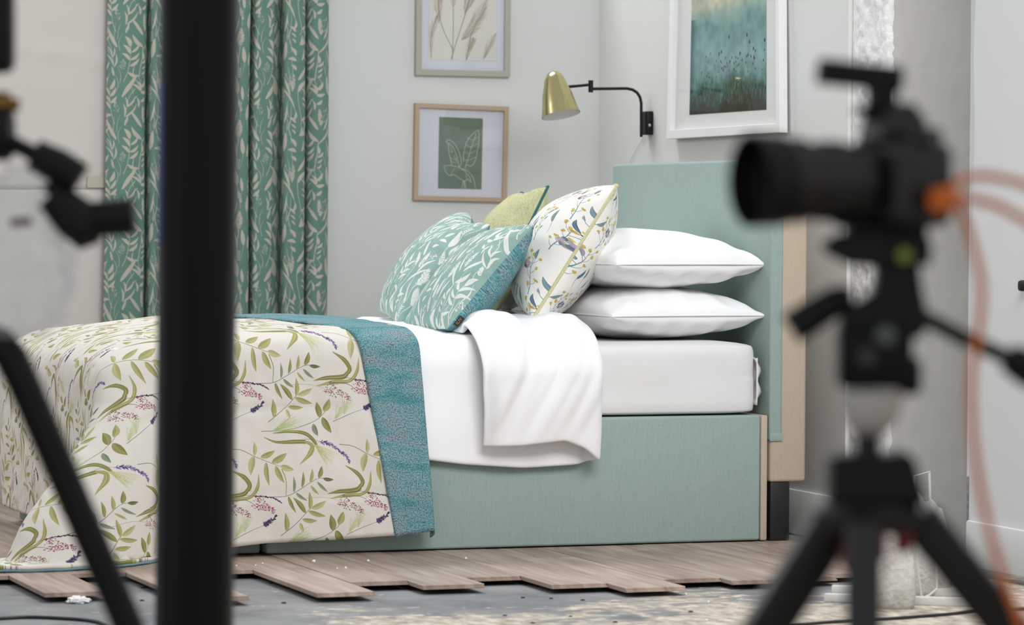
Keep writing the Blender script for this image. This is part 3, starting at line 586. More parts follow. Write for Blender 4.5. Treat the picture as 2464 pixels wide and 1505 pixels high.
# ------------------------------------------------------------------ framed pictures
def frame_pic(name, label, ax, val, TL, TR, BL, BR, bw, dep, fm, mm, art, inner, outn, group=None, lip=.006):
    """quad corners given as world points of the frame's outer front edge; outn points away from the wall"""
    TL, TR, BL, BR = map(Vector, (TL, TR, BL, BR)); outn = Vector(outn)
    org = (BL+BR)/2; t = thing(name, label, 'picture', org, group)
    def q(s, t_): return BL.lerp(BR, s).lerp(TL.lerp(TR, s), t_)
    W = (BR-BL).length; H = (TL-BL).length; a, b = bw/W, bw/H
    fr = MB()
    rings = [[(0, 0), (1, 0), (1, 1), (0, 1)], [(a, b), (1-a, b), (1-a, 1-b), (a, 1-b)]]
    o_back = [q(*c)-outn*dep for c in rings[0]]; o_fr = [q(*c) for c in rings[0]]; i_fr = [q(*c) for c in rings[1]]; i_bk = [q(*c)-outn*(dep*.62) for c in rings[1]]; i_b2 = [q(*c)-outn*dep for c in rings[1]]
    for k_ in range(4):
        n_ = (k_+1) % 4
        sec = [o_back, o_fr, i_fr, i_bk, i_b2]
        o = len(fr.v); fr.v.extend([tuple(s[k_]) for s in sec]+[tuple(s[n_]) for s in sec])
        for s_ in range(5): fr.f.append([o+s_, o+(s_+1) % 5, o+5+(s_+1) % 5, o+5+s_])
    fo = fr.obj('frame', fm, t, smooth=0); mod(fo, 'BEVEL', width=.0015, segments=2)
    mt = MB(); mt.prism([q(a*.7, b*.7)-outn*dep*.7, q(1-a*.7, b*.7)-outn*dep*.7, q(1-a*.7, 1-b*.7)-outn*dep*.7, q(a*.7, 1-b*.7)-outn*dep*.7], -outn*.003).obj('mount', mm, t, smooth=0)
    (s0, t0, s1, t1) = inner; e = outn*(.0008-dep*.7)
    pr_ = MB(); pr_.grid([[q(s0, t0)+e, q(s0, t1)+e], [q(s1, t0)+e, q(s1, t1)+e]], uv=[[(0, 0), (0, 1)], [(1, 0), (1, 1)]]).obj('print', art, t, smooth=0)
    g = MB(); g.prism([q(a*.8, b*.8)-outn*dep*.5, q(1-a*.8, b*.8)-outn*dep*.5, q(1-a*.8, 1-b*.8)-outn*dep*.5, q(a*.8, 1-b*.8)-outn*dep*.5], -outn*.002).obj('glass', M_pane, t, smooth=0)
    return t
M_pane = bpy.data.materials.new('picture_glass'); M_pane.use_nodes = True; k = NT(M_pane)
tr = k.add('ShaderNodeBsdfTransparent'); gl = k.add('ShaderNodeBsdfGlossy'); gl.inputs['Roughness'].default_value = .03; 
ms = k.add('ShaderNodeMixShader'); ms.inputs[0].default_value = .045; k.link(tr.outputs[0], ms.inputs[1]); k.link(gl.outputs[0], ms.inputs[2]); k.link(ms.outputs[0], k.n['Material Output'].inputs[0])
M_fgrey = mat('pale_grey_wood', (178, 175, 164), .6, noise_amt=.15, nscale=5, stretch=(20, 20, 60))
M_foak = mat('light_oak', (190, 166, 142), .6, noise_amt=.2, nscale=5, stretch=(12, 12, 80))
M_fwhite = mat('white_frame', (236, 236, 235), .4)
M_mount = mat('cool_white_card', (214, 216, 226), .8); M_mount2 = mat('white_card', (224, 224, 222), .8)
yF = YB-.022
Y2 = lambda u, v: on(1, yF, u, v)
frame_pic('framed_print', 'pale grey wood frame with pampas grass print, upper of two on back wall', 1, yF, Y2(1004, -150), Y2(1231, -145), Y2(1001, 181), Y2(1228, 186), .021, .022, M_fgrey, M_mount, printed('pampas_paper', pampas_art(), .8, 0), (.145, .116, .86, 1.0-.11), (0, -1, 0))
frame_pic('framed_print', 'light oak frame with white line drawing of leaves on green, below the grass print', 1, yF, Y2(1000, 248), Y2(1225, 257), Y2(996, 482), Y2(1220, 487), .016, .022, M_foak, M_mount, printed('leaf_paper', leaf_art(), .8, 0), (.268, .128, .735, .868), (0, -1, 0))
xF = XW-.03
X2 = lambda u, v, o=0: on(0, xF-o, u, v)
frame_pic('framed_print', 'large white frame with misty teal meadow print hanging above the headboard', 0, xF, X2(1616, -175), X2(1873, -215), X2(1603, 335, .006), X2(1876, 319, .006), .030, .028, M_fwhite, M_mount2, printed('meadow_paper', meadow_art(), .7, 0), (.165, .109, .845, .93), (-1, 0, 0))

# ------------------------------------------------------------------ wall lamp
lb = on(0, XW, 1566, 300); yl = lb.y
Lp = lambda u, v: on(1, yl, u, v)
lamp = thing('wall_lamp', 'swing arm wall lamp with brass shade and black arm by the headboard', 'lamp', (XW, yl, Lp(1553, 325).z))
a = Lp(1546, 268); b = Lp(1564, 325)
plate = MB().box(((a.x+XW)/2+.004, yl, (a.z+b.z)/2), XW-a.x-.008, .05, a.z-b.z, bev=.003).obj('wall_plate', M_blackmat, lamp)
MB().box((a.x+.016, yl-.027, Lp(1555, 302).z), .008, .008, .010, bev=.002).obj('switch', M_metal, lamp)
tp = [Lp(1543, 330), Lp(1543, 300), Lp(1543, 262)]; arc = [Lp(u, v) for u, v in ((1543, 248), (1540, 234), (1533, 223), (1522, 216), (1508, 213))]
MB().tube(tp+arc+[Lp(1470, 213.5), Lp(1424, 214)], .0052, 12).obj('arm', M_blackmat, lamp)
MB().lathe(Lp(1421.5, 222.5), (0, 0, 1), [(0, .0085), (.0415, .0085)], 16).obj('joint', M_blackmat, lamp)
MB().tube([Lp(1418, 204), Lp(1395, 206.5), Lp(1366, 209)], .0050, 10).obj('short_arm', M_blackmat, lamp)
top = Lp(1330, 172); bot = Lp(1341, 281); axv = (bot-top); H = axv.length; axv.normalize(); axv = (axv+Vector((0, -.25, 0))).normalized()
prof = [(0, .001), (.003, .014), (.009, .0225), (.018, .030), (.030, .0355), (.045, .039), (H*.55, .0525), (H*.8, .060), (H, .0668)]
MB().lathe(top, axv, prof, 48, cap0=False, cap1=False).obj('shade', M_brass, lamp, smooth=60)
MB().lathe(top, axv, [(h+.0015 if h < H*.9 else h, max(r_-.0022, .0008)) for h, r_ in prof], 48, cap0=False, cap1=False).obj('shade_lining', M_shadein, lamp, smooth=60)
MB().lathe(top+axv*.012, axv, [(0, .013), (.035, .013), (.04, .016), (.065, .024), (.078, .019), (.085, .006)], 20).obj('bulb', mat('pearl_bulb', (240, 238, 232), .3), lamp)
wire = on(0, XW-.003, 1552, 330)
MB().tube([on(0, XW-.004, u, v) for u, v in ((1550, 328), (1535, 352), (1520, 378), (1510, 404), (1508, 470))], .0016, 6).obj('flex', M_white, lamp)

# ------------------------------------------------------------------ bed base, headboard, mattress
BW, BL_ = 1.312, 1.98
base = thing('divan_base', 'aqua upholstered divan bed base standing on the laminate', 'bed base', (-.95, .65, 0))
MB().box((-.768, BW/2, .192), 1.532, BW, .376, bev=.008, seg=3).obj('base_section', M_teal, base)
MB().box((-(1.536+BL_)/2-.004, BW/2+.012, .19), BL_-1.536-.008, BW-.03, .372, bev=.008, seg=3).obj('base_section', M_teal, base)
cs = MB().box((.0108, BW/2, .191), .022, BW-.002, .376, bev=.005).obj('calico_edge', M_calico, base); cs['label'] = 'raw beige calico strip at the head end'
hb = thing('headboard', 'tall aqua upholstered headboard with bare calico edge against the wall', 'headboard', (.085, BW/2, 0))
hx0, hx1 = .030, .148
MB().box(((hx0+hx1)/2, BW/2, (.177+1.140)/2), hx1-hx0, BW-.004, 1.140-.177, bev=.010, seg=3).obj('calico_core', M_calico, hb)
pad = MB(); P = []                          # aqua cover: front, over the top and round both sides
sec = []
yv = np.linspace(0, 1, 30)
pad.box(((hx0-.004+hx0+.038)/2, BW/2, (.300+1.148)/2), .042, BW+.006, 1.148-.300, bev=.009, seg=4)
pad.box(((hx0+hx1)/2-.01, BW/2, 1.1435), hx1-hx0-.02, BW+.002, .008, bev=.003)
ph = pad.obj('cover', M_teal, hb); ph['label'] = 'aqua linen cover over front and top'
MB().box((hx0+.017, -.0032, .314), .040, .0012, .024, bev=.0004).obj('cover_hem', M_teal, hb)
for y_ in (.03, BW-.03): MB().box(((.028+.094)/2+.004, y_, .0885), .064, .05, .177, bev=.004).obj('leg', M_black, hb)

mt = thing('mattress', 'deep mattress in a smooth white fitted sheet on the aqua base', 'mattress', (-.95, .65, .38))
bm = bmesh.new(); bmesh.ops.create_cube(bm, size=1)
for v in bm.verts: v.co = Vector((v.co.x*1.955, v.co.y*(BW-.006), v.co.z*.219))
bmesh.ops.subdivide_edges(bm, edges=bm.edges[:], cuts=24, use_grid_fill=True)
cen = Vector((-.983, BW/2, .4905))
m_ = MB(); bm.verts.index_update()
for v in bm.verts:
    c = v.co; h = Vector((.9775, (BW-.006)/2, .1095)); rr = Vector((.022, .022, .042))
    d = Vector([max(0, abs(c[i])-(h[i]-rr[2])) for i in range(3)])
    if d.length > 1e-6: 
        inner = Vector([max(-(h[i]-rr[2]), min(h[i]-rr[2], c[i])) for i in range(3)]); mx_ = max(d); c2 = inner+(Vector([math.copysign(d[i], c[i]) for i in range(3)]).normalized()*rr[2] if sum(1 for x in d if x > 1e-6) > 1 else Vector([math.copysign(d[i], c[i]) for i in range(3)]))
        c = c2*.8+c*.2 if c.z > 0 else c2*.55+c*.45
    bulge = .004*nz(c.x*3, c.z*9, 2)+.0025*nz(c.x*11, c.z*15, 5)
    n_ = Vector((0, math.copysign(1, c.y), 0)) if abs(c.y) > h.y-.05 else Vector((0, 0, .4))
    m_.v.append(tuple(cen+c+n_*bulge))
m_.f = [[v.index for v in f_.verts] for f_ in bm.faces]; bm.free()
ms_ = m_.obj('fitted_sheet', M_sheet, mt, smooth=180); mod(ms_, 'SUBSURF', levels=1, render_levels=1)
# gathered sheet corner at the head end
P = []
for i in range(15):
    z = .41+.14*i/14; row = []
    for j in range(9):
        a_ = j/8; row.append((-.012+.021*math.sin(pi*a_)*math.sin(pi*i/14)**.5*(1+.6*nz(z*30, 2, 1)), .004+.07*a_, z+.004*nz(z*30, a_*4)))
    P.append(row)
sg = MB().grid(P).obj('sheet_tuck', M_sheet, mt, smooth=180); mod(sg, 'SOLIDIFY', thickness=.004)

# ------------------------------------------------------------------ cloth drape over the bed
RC = .075; HZ = .60; ARC = RC*pi/2
def cross(t, off, width=BW, crown=.012, offside=None):
    """t<0 hangs down the near side, then round the corner, over the top, and down the far side"""
    osd = off if offside is None else offside
    top = width-2*RC
    if t < 0: return (-osd, HZ-RC+t)
    if t < ARC:
        a = t/RC; return (RC-(RC+osd*(1-a/(pi/2))+off*(a/(pi/2)))*math.cos(a), HZ-RC+(RC+off)*math.sin(a))
    if t < ARC+top:
        y = RC+(t-ARC); return (y, HZ+off+crown*math.sin(pi*min(1, (t-ARC)/top)))
    a = (t-ARC-top)/RC
    if a < pi/2: return (width-RC+(RC+off)*math.sin(a), HZ-RC+(RC+off)*math.cos(a))
    return (width+off, HZ-RC-(t-ARC-top-ARC))
TFAR = 2*ARC+BW-2*RC+.22

# white duvet, folded back on itself near the pillows
XFOLD = -.582
def duvet_profile(s):                       # s 0..1 -> (x, offset, layer position)
    if s < .45: q = s/.45; return (lerp(-1.50, XFOLD, q), .016, 0)
    if s < .60: a = (s-.45)/.15*pi; return (XFOLD+.038*math.sin(a), .016+.023*(1-math.cos(a)), (s-.45)/.15)
    q = (s-.60)/.40; return (lerp(XFOLD, -.915, q), .062, 1)
low_x, low_z = [-1.5, -1.20, -1.067, -.95, -.762, -.60, -.545], [.30, .275, .266, .25, .236, .243, .256]
up_x, up_z = [-.96, -.942, -.80, -.66, -.60, -.545], [.312, .303, .305, .318, .296, .256]
NS, NTT = 92, 120; P = []
for i in range(NS+1):
    s = i/NS; x, off, ly = duvet_profile(s)
    zl = lerp(interp(x, low_x, low_z), interp(x, up_x, up_z), sstep(0, 1, ly)); hem = zl-(HZ-RC); row = []
    for j in range(NTT+1):
        t = lerp(hem, TFAR, (j/NTT)**1.0)
        puff = off
        if ly > 0:
            puff += ly*math.exp(-((t-.12)/.15)**2)*(-.004+.030*math.exp(-((x+.83)/.06)**2)+.018*math.exp(-((x+.63)/.06)**2))          # plump at the shoulder
            puff += ly*.012*nz(x*5+2, t*2.2, 7)-ly*.030*sstep(.25, .6, t)
            if t < .12: puff += ly*(.017*nz((x-t*.35)*15, t*2.2, 3)+.011*nz((x-t*.5)*30, t*3.5, 8))*sstep(hem-.05, hem+.15, t)
        else: puff += .006*nz((x+t*.15)*10, t*2.5, 1)*(1 if t < .1 else .5)+.010*sstep(.1, .4, t)
        side = puff*lerp(.75, 1.0, min(1, ly*2))+(.030*sstep(.1, .9, ly)*sstep(-.34, -.05, t)*sstep(.25, -.02, t)+.012*sstep(0, .5, ly))+(.012 if t < 0 and ly == 0 else 0)*sstep(0, -.2, t)
        y, z = cross(t, puff, offside=max(.010, side))
        if ly > .9:                          # softened end of the top layer
            q = (s-.60)/.40; e = sstep(.86, 1, q)
            if t < ARC: y += e*.022
            else: z -= e*.032
        xx = x+(.012*nz(t*3.2, 4, 0)+.02*nz(t*1.1, 9, 2))*sstep(.75, 1, s)+.008*nz(t*4, 1, 0)*(1 if .45 < s < .62 else 0)
        row.append((xx, y, z))
    P.append(row)
dv = MB().grid(P).obj('duvet', M_duvet, smooth=180, origin=(-1, .65, .6)); tag(dv, 'plain white duvet folded back over itself beside the pillows', 'duvet')
mod(dv, 'SOLIDIFY', thickness=.014, offset=0); mod(dv, 'SUBSURF', levels=1, render_levels=1)

# printed bedspread with teal lining turned back at its head edge
QT = .333
quilt_mat = printed('bedspread_print', quilt_print(), .85, .15, 700)
XFT = -1.985; RF = .13; YN0 = RC; OFQ = .034
def prof1(q, r):
    if q <= 0: return q, 0.0
    if q < pi*r/2: a = q/r; return r*math.sin(a), r*(1-math.cos(a))
    return r, r+(q-pi*r/2)
ref = on(1, -.06, 803, 1115); tref = ref.z-(HZ-RC)
def quilt_pt(p, t, off):
    """p: length past the foot rounding start (negative = on the bed), t: cross parameter as above (t<ARC is near corner)"""
    q = ARC-t                               # length past the near top corner start
    top = HZ+off
    far = t-(ARC+BW-2*RC)
    if q <= 0 and far <= 0:
        o, d = prof1(p, RF); y = RC+(t-ARC)
        return (XFT+RF-o-off*(1 if p > RF else max(0, p)/RF), y, top+.014*math.sin(pi*(t-ARC)/(BW-2*RC))*(1-sstep(-.2, .2, p))-d-.03*sstep(-.35, .1, p))
    if far > 0:
        o, d = prof1(far, RC); o2, d2 = prof1(p, RF); return (XFT+RF-o2-off*(1 if p > RF else max(0, p)/RF), BW-RC+o+off*min(1, far/RC), top-max(d, d2)-.03*sstep(-.35, .1, p))
    r1 = RC
    if p <= 0:
        o, d = prof1(q, r1); flare = .020*sstep(.1, .55, q)
        return (XFT+RF-p, RC-o-off*min(1, q/r1)-flare, top-d-.03*sstep(-.35, .1, p))
    R = math.hypot(p, q); th = math.atan2(q, p); r = lerp(RF, r1, th/(pi/2)); o, d = prof1(R, r)
    fl = (.36*math.sin(2*th)**2)*sstep(.05, .8, R)+.020*sstep(.1, .55, R)*(th/(pi/2))
    o += off*min(1, R/r)+fl; d = max(0, d-.35*fl*fl/max(.1, R))
    z = top-d-.03*sstep(-.35, .1, p)
    th2 = th-.9*max(0, fl-.02*th); return (XFT+RF-math.cos(th2)*o, RC-math.sin(th2)*o, z)
xR = lambda t: -1.056-.078*(t+.56)
xL = lambda t: -1.162-.19*(t+.56)
HEMT = .034-(HZ+OFQ-RC); NA, NQ = 150, 150; P = []; UV = []
def quilt_hem(x): return interp(x, [-2.0, -1.85, -1.65, -1.35, -1.05], [.005, .022, .040, .046, .058])-(HZ+OFQ-RC)
for i in range(NA+1):
    row = []; uv = []
    for j in range(NQ+1):
        t = lerp(HEMT, TFAR, j/NQ); x_head = xR(t)-.006
        p0 = (XFT+RF)-x_head; p1 = .63; p = lerp(p0, p1, i/NA)
        if t < 0: t2 = lerp(quilt_hem((XFT+RF)-p), 0, (t-HEMT)/(0-HEMT))
        else: t2 = t
        x, y, z = quilt_pt(p, t2, OFQ)
        w = .006*nz(p*9-t2*5, t2*4, 2)+.008*nz(p*3.5+t2*1.2, t2*2.4, 6)+.0035*nz(p*22-t2*12, t2*7, 3)
        for g_ in (-.13, -.375): w -= .0055*math.exp(-((t2-g_-.02*p)/.006)**2)
        if t2 < ARC*.7 or p > RF: y -= w*(1 if t2 < ARC else 0); x -= w*(1 if p > RF else 0)
        z += w*(1 if (t2 > ARC and p < RF) else .2)
        if z < .008:                        # cloth reaching the floor spreads outwards
            e = .008-z; dx, dy = x-(XFT+RF), y-RC; l = math.hypot(dx, dy)+1e-6; x += dx/l*e*.9; y += dy/l*e*.9; z = .008+.006*abs(nz(x*12, y*12))
        row.append((x, y, z)); uv.append(((XFT+RF-p-ref.x+.11*(t2-tref))/QT+660/665, (t2-tref)/QT*1.03+(1-(940 % 668)/668)))
    P.append(row); UV.append(uv)
bs = thing('bedspread', 'cream bedspread printed with lavender and leaves over the foot of the bed', 'bedspread', (-1.6, .3, .3))
qo = MB().grid(P, uv=UV).obj('printed_top', quilt_mat, bs, smooth=180); mod(qo, 'SOLIDIFY', thickness=.010, offset=-1)
# teal edge binding seen along the hem near the floor
hem = [P[i][0] for i in range(70, NA+1, 2)]
MB().tube([Vector(h)+Vector((0, .004, -.003)) for h in hem], .0045, 8).obj('hem_binding', M_tweed, bs)
P = []; UV = []
for i in range(25):
    row = []; uv = []
    for j in range(NQ+1):
        t = lerp(HEMT+.008, TFAR-.05, j/NQ); a_ = xL(t); b_ = xR(t); q = i/24
        if q < .72: x = lerp(a_, b_, q/.72); off = OFQ+.017
        else: an = (q-.72)/.28*pi; x = b_+.011*math.sin(an); off = OFQ+.017-.0125*(1-math.cos(an))
        if q < .06: off -= .004*(1-q/.06)
        off += .0025*nz(x*14, t*6, 3)+.002*nz(x*5, t*14, 8)
        hem_ = quilt_hem(x)-.006 if t < 0 else 0
        t2 = lerp(hem_-.014*(1-q), 0, (t-HEMT-.008)/(-HEMT-.008)) if t < 0 else t
        X, Y, Z = quilt_pt((XFT+RF)-x, t2, off); Y += .011*0
        row.append((X, Y, Z)); uv.append((x*1.0, t2*1.0))
    P.append(row); UV.append(uv)
lo = MB().grid(P, uv=UV).obj('lining_turnback', M_tweed, bs, smooth=180); lo['label'] = 'teal tweed lining folded back as a band'; mod(lo, 'SOLIDIFY', thickness=.004, offset=-1)

# ------------------------------------------------------------------ pillows and cushions
def pillow_geo(C, X, Y, Z, a, b, hu, hd, n=34, seed=0, bow=.06, wr=.006, p=.5, pv=None):
    """C centre, X/Y half directions (unit), a/b half sizes, hu/hd half thickness up and down"""
    U = np.sin(np.linspace(-1, 1, n)*pi/2); out = []
    for sg, h in ((1, hu), (-1, hd)):
        rows = []; uv = []
        for u in U:
            r_ = []; q_ = []
            for v in U:
                x = u*(1-bow*(1-v*v)*abs(u)); y = v*(1-bow*(1-u*u)*abs(v)); hh = ((1-u*u)**p)*((1-v*v)**(p if pv is None else (pv[1] if v > 0 else pv[0])))
                w = wr*(nz(u*2.6+seed, v*2.6, sg*3)+.5*nz(u*6+seed, v*5, 7))*min(1, hh*3)
                e = max(abs(u), abs(v)); w += wr*.9*math.sin((u if abs(v) > abs(u) else v)*17+seed)*sstep(.6, .93, e)*(1-sstep(.93, 1, e))
                r_.append(C+X*x*a+Y*y*b+Z*(sg*(h*hh+w))); q_.append((u*a, v*b))
            rows.append(r_); uv.append(q_)
        out.append((rows, uv))
    return out
def pillow(label, C, a, b, hu, hd, seed, rot=0, group=None):
    C = Vector(C); t = thing('pillow', label, 'pillow', (C.x, C.y, C.z-hd), group)
    X = Vector((math.cos(rot), math.sin(rot), 0)); Y = Vector((-math.sin(rot), math.cos(rot), 0)); Z = Vector((0, 0, 1))
    g = pillow_geo(C, X, Y, Z, a, b, hu, hd, 40, seed, .070, .0055, .38)
    m_ = MB(); m_.grid(g[0][0]); m_.grid(g[1][0], flip=True)
    bm = bmesh.new(); o = m_.obj('pillowcase', M_duvet, t, smooth=180); bm.from_mesh(o.data); bmesh.ops.remove_doubles(bm, verts=bm.verts, dist=.0004); bm.to_mesh(o.data); bm.free()
    mod(o, 'SUBSURF', levels=1, render_levels=1); return t
pz1 = on(1, .03, 1660, 762).z; pz2 = on(1, .03, 1660, 638).z
pillow('white pillow resting on the mattress, lower of the near pair by the headboard', (-.250, .400, pz1), .255, .375, .090, .078, 1, .07)
pillow('white pillow on top of the near pair by the headboard', (-.250, .400, pz2), .250, .375, .108, .080, 4, .09)
pillow('white pillow low at the far side, mostly hidden behind the near pair', (-.235, 1.03, .672), .25, .27, .078, .070, 8)
pillow('white pillow glimpsed behind the floral cushion, top of the far pair', (-.235, 1.03, .832), .25, .27, .10, .080, 11)

def cushion(label, TN, BN, TF, tf, tb, fm, bmn, uvs, uvo, pipe=None, pr_=.0035, chop=0, bow=.05, seed=0, p=.5, name='cushion', pv=None):
    TN, BN, TF = Vector(TN), Vector(BN), Vector(TF); W = TF-TN; Hh = TN-BN; N = W.cross(Hh).normalized()
    if N.x > 0: N = -N
    C = BN+Hh/2+W/2; a = W.length/2; b = Hh.length/2; X = W.normalized(); Y = Hh.normalized()
    t = thing(name, label, 'cushion', (BN+W/2)[:])
    g = pillow_geo(C, X, Y, N, a, b, tf, tb, 46, seed, bow, .004, p, pv)
    def ch(pt):
        if not chop: return pt
        l = pt-C; u = l.dot(X)/a; v = l.dot(Y)/b
        return pt-Y*chop*math.exp(-(u/.42)**2)*max(0, (v+1)/2)**2.5
    for idx, (nm, m) in enumerate((('front', fm), ('back', bmn))):
        rows = [[ch(q) for q in r_] for r_ in g[idx][0]]; uv = [[(q[0]*uvs+uvo[0]+idx*.37, q[1]*uvs+uvo[1]+idx*.21) for q in r_] for r_ in g[idx][1]]
        if nm == 'back': uv = [[(q[0]/uvs, q[1]/uvs) for q in r_] for r_ in uv] if bmn is M_tweed else uv
        o = MB().grid(rows, uv=uv, flip=(idx == 1)).obj(nm, m, t, smooth=180)
    if pipe:
        r0 = g[0][0]; loop = [r_[0] for r_ in r0]+r0[-1][1:]+[r_[-1] for r_ in r0[::-1]][1:]+r0[0][::-1][1:]
        MB().tube([ch(q) for q in loop], pr_, 8, cap=False).obj('piping', pipe, t)
    return t, C, X, Y, N, a, b
MEAD_P = printed('meadow_cushion_cloth', meadow_print('meadow_cushion', (152, 182, 174), (230, 231, 228), (134, 170, 161)))
y1, y2 = .12, .60
r1 = cushion('sage leaf print cushion with tweed back, nearest of the pair on duvet', on(1, y1, 1286, 541), on(1, y1, 1076, 792), on(1, y1+.43, 1166, 566), .080, .105, MEAD_P, M_tweed, 1/.33, (.2, .1), None, chop=.0, seed=3, bow=.035)
r2 = cushion('sage leaf print cushion with dented top, farther of the pair on duvet', on(1, y2, 1180, 541), on(1, y2, 960, 790), on(1, y2+.46, 1124, 511), .10, .09, MEAD_P, M_tweed, 1/.33, (.7, .55), None, chop=.045, seed=9, bow=.03)
M_lime = weave('lime_chenille', (164, 166, 118), (218, 215, 178), 260, .42, .95, .6); M_pipe = mat('teal_piping', (36, 96, 98), .7)
y3 = .72
r3 = cushion('lime green cushion with teal piping behind the leaf print cushions', on(1, y3, 1319, 449), on(1, y3, 1166, 772), on(1, y3+.42, 1254, 464), .11, .075, M_lime, M_lime, 1, (0, 0), M_pipe, .0045, chop=.05, seed=15, bow=.05)
M_flor = printed('floral_cloth', floral_print()); M_cord = mat('pale_lime_cord', (216, 212, 168), .9, noise_amt=.25, nscale=300)
y4 = .12; TN = on(1, y4, 1485, 447); BN = on(1, y4, 1282, 768); wv = Vector((.33, .944, 0))*.46
r4 = cushion('large white cushion with yellow and blue wildflower print against the pillows', TN, BN, TN+wv, .158, .100, M_flor, M_flor, 1/.26, (.35, .15), M_cord, .0052, seed=22, bow=-.015, p=.5, pv=(.42, .95))
# woven label sewn into the near seam of the near leaf cushion
t1, C1, X1, Y1, N1, a1, b1 = r1
tp_ = C1-X1*a1*.985-Y1*b1*.80+N1*(-.012)+Vector((0, -.004, 0))
nrm = Vector(CAM)-tp_; nrm.normalize(); sx = (Y1-nrm*Y1.dot(nrm)).normalized(); sy = nrm.cross(sx)
tg = MB().box(tp_, .032, .0155, .0016, X=sx, Y=sy, bev=.0003).obj('woven_label', mat('black_label', (34, 28, 28), .7), t1); tg['label'] = 'black woven label with copper lettering'
fc = bpy.data.curves.new('label_lettering', 'FONT'); fc.body = 'ILIV'; fc.size = .0128; fc.align_x = 'CENTER'; fc.align_y = 'CENTER'; fc.extrude = .0002; fc.space_character = 1.1
fo = bpy.data.objects.new('label_lettering', fc); COL.objects.link(fo); fo.parent = tg
fc.materials.append(mat('copper_thread', (186, 140, 100), .6))
bpy.context.view_layer.update(); me_ = bpy.data.meshes.new_from_object(fo.evaluated_get(bpy.context.evaluated_depsgraph_get())); bpy.data.objects.remove(fo); me_.name = 'label_lettering'
fo = bpy.data.objects.new('label_lettering', me_); COL.objects.link(fo); fo.parent = tg
fo.matrix_local = Matrix.Translation(tp_+nrm*.0012-parent_org(t1)) @ Matrix((sx, sy, nrm)).transposed().to_4x4()
t4, C4, X4, Y4, N4, a4, b4 = r4
tp_ = C4-X4*a4*.96-Y4*b4*.80+N4*.012
MB().box(tp_, .004, .03, .012, X=N4, Y=Y4, bev=.001).obj('seam_label', M_black, t4)

# ------------------------------------------------------------------ things on the floor
lp = Vector((-2.263, -.83, -.024)); m_ = MB()
bm = bmesh.new(); bmesh.ops.create_icosphere(bm, subdivisions=4, radius=1)
def blob(scale, seed, amp, fr, loc, flat=True):
    b = MB(); bmx = bmesh.new(); bmesh.ops.create_icosphere(bmx, subdivisions=4, radius=1); bmx.verts.index_update()
    for v in bmx.verts:
        c = v.co.copy(); d = 1+amp*noise.noise(c*fr+Vector((seed, 0, 0)))+amp*.5*noise.noise(c*fr*2.3+Vector((0, seed, 0)))
        q = Vector((c.x*d*scale[0], c.y*d*scale[1], c.z*d*scale[2]))
        if flat: q.z = max(q.z, -scale[2]*.55)
        b.v.append(tuple(Vector(loc)+q+Vector((0, 0, scale[2]*.55))))
    b.f = [[v.index for v in f_.verts] for f_ in bmx.faces]; bmx.free(); return b
bm.free()
M_fluff = mat('white_wadding', (238, 237, 236), .95, bump=.3, bscale=300)
tag(blob((.026, .02, .011), 3, .5, 2.4, lp).obj('wadding_tuft', M_fluff, smooth=180, origin=lp), 'small tuft of white wadding on grey concrete by the bed foot', 'wadding')
crumbs = [(755, 1354), (886, 1352), (832, 1369), (811, 1370), (1121, 1346), (632, 1358), (615, 1363), (569, 1363), (1578, 1420), (1650, 1432), (1705, 1451), (1700, 1495)]
ORD = ('first', 'second', 'third', 'fourth', 'fifth', 'sixth', 'seventh', 'eighth', 'ninth', 'tenth', 'eleventh', 'twelfth', 'thirteenth', 'fourteenth')
def rank(p, L): return ORD[sorted(L).index(p)]
for i, (u, v) in enumerate(crumbs):
    zf = .001 if v < 1372 else -.024
    p = on(2, zf, u, v); s = (.0048 if i in (0,) else .0034 if i in (4, 1, 2) else .0024); s = s if v < 1372 else .0032
    tag(blob((s, s, s), i, .4, 2, p).obj('crumb', M_fluff, smooth=180, origin=p), 'tiny white crumb on the laminate by the bed, %s from the left' % rank((u, v), [c_ for c_ in crumbs if c_[1] < 1372]) if v < 1372 else 'tiny white crumb on bare worn concrete, %s from the left' % rank((u, v), [c_ for c_ in crumbs if c_[1] >= 1372]), 'crumb', 'white crumbs on the laminate' if v < 1372 else 'white crumbs on the concrete')
M_grit = mat('dark_grit', (70, 62, 56), .9)
grits = ((638, 1395), (652, 1405), (683, 1453), (345, 1416), (342, 1447), (1258, 1440), (1326, 1442), (1402, 1446), (1282, 1501), (1215, 1483), (1480, 1499), (1662, 1474), (1373, 1485))
for i, (u, v) in enumerate(grits):
    p = on(2, -.024, u, v); s = random.uniform(.003, .0048)
    tag(blob((s*1.4, s*1.3, s*.6), i+40, .5, 2, p).obj('grit', M_grit, smooth=180, origin=p), 'small dark chip of debris on the concrete, %s from the left' % rank((u, v), grits), 'debris', 'dark chips on the concrete')
M_cable = mat('black_rubber', (24, 28, 32), .5)
def floor_cable(pts, r, label):
    q = [on(2, -.024+r, u, v) for u, v in pts]; tag(MB().tube(crom(q, 8), r, 10).obj('floor_cable', M_cable, origin=q[0]), label, 'cable')
floor_cable([(-120, 1494), (0, 1489), (70, 1486), (150, 1489), (215, 1494), (250, 1503), (275, 1520)], .0045, 'black cable lying on the concrete at bottom left')
floor_cable([(1780, 1520), (1960, 1501), (2060, 1494), (2150, 1489), (2280, 1479), (2380, 1469), (2520, 1464)], .004, 'thin dark cable running behind the camera tripod legs')
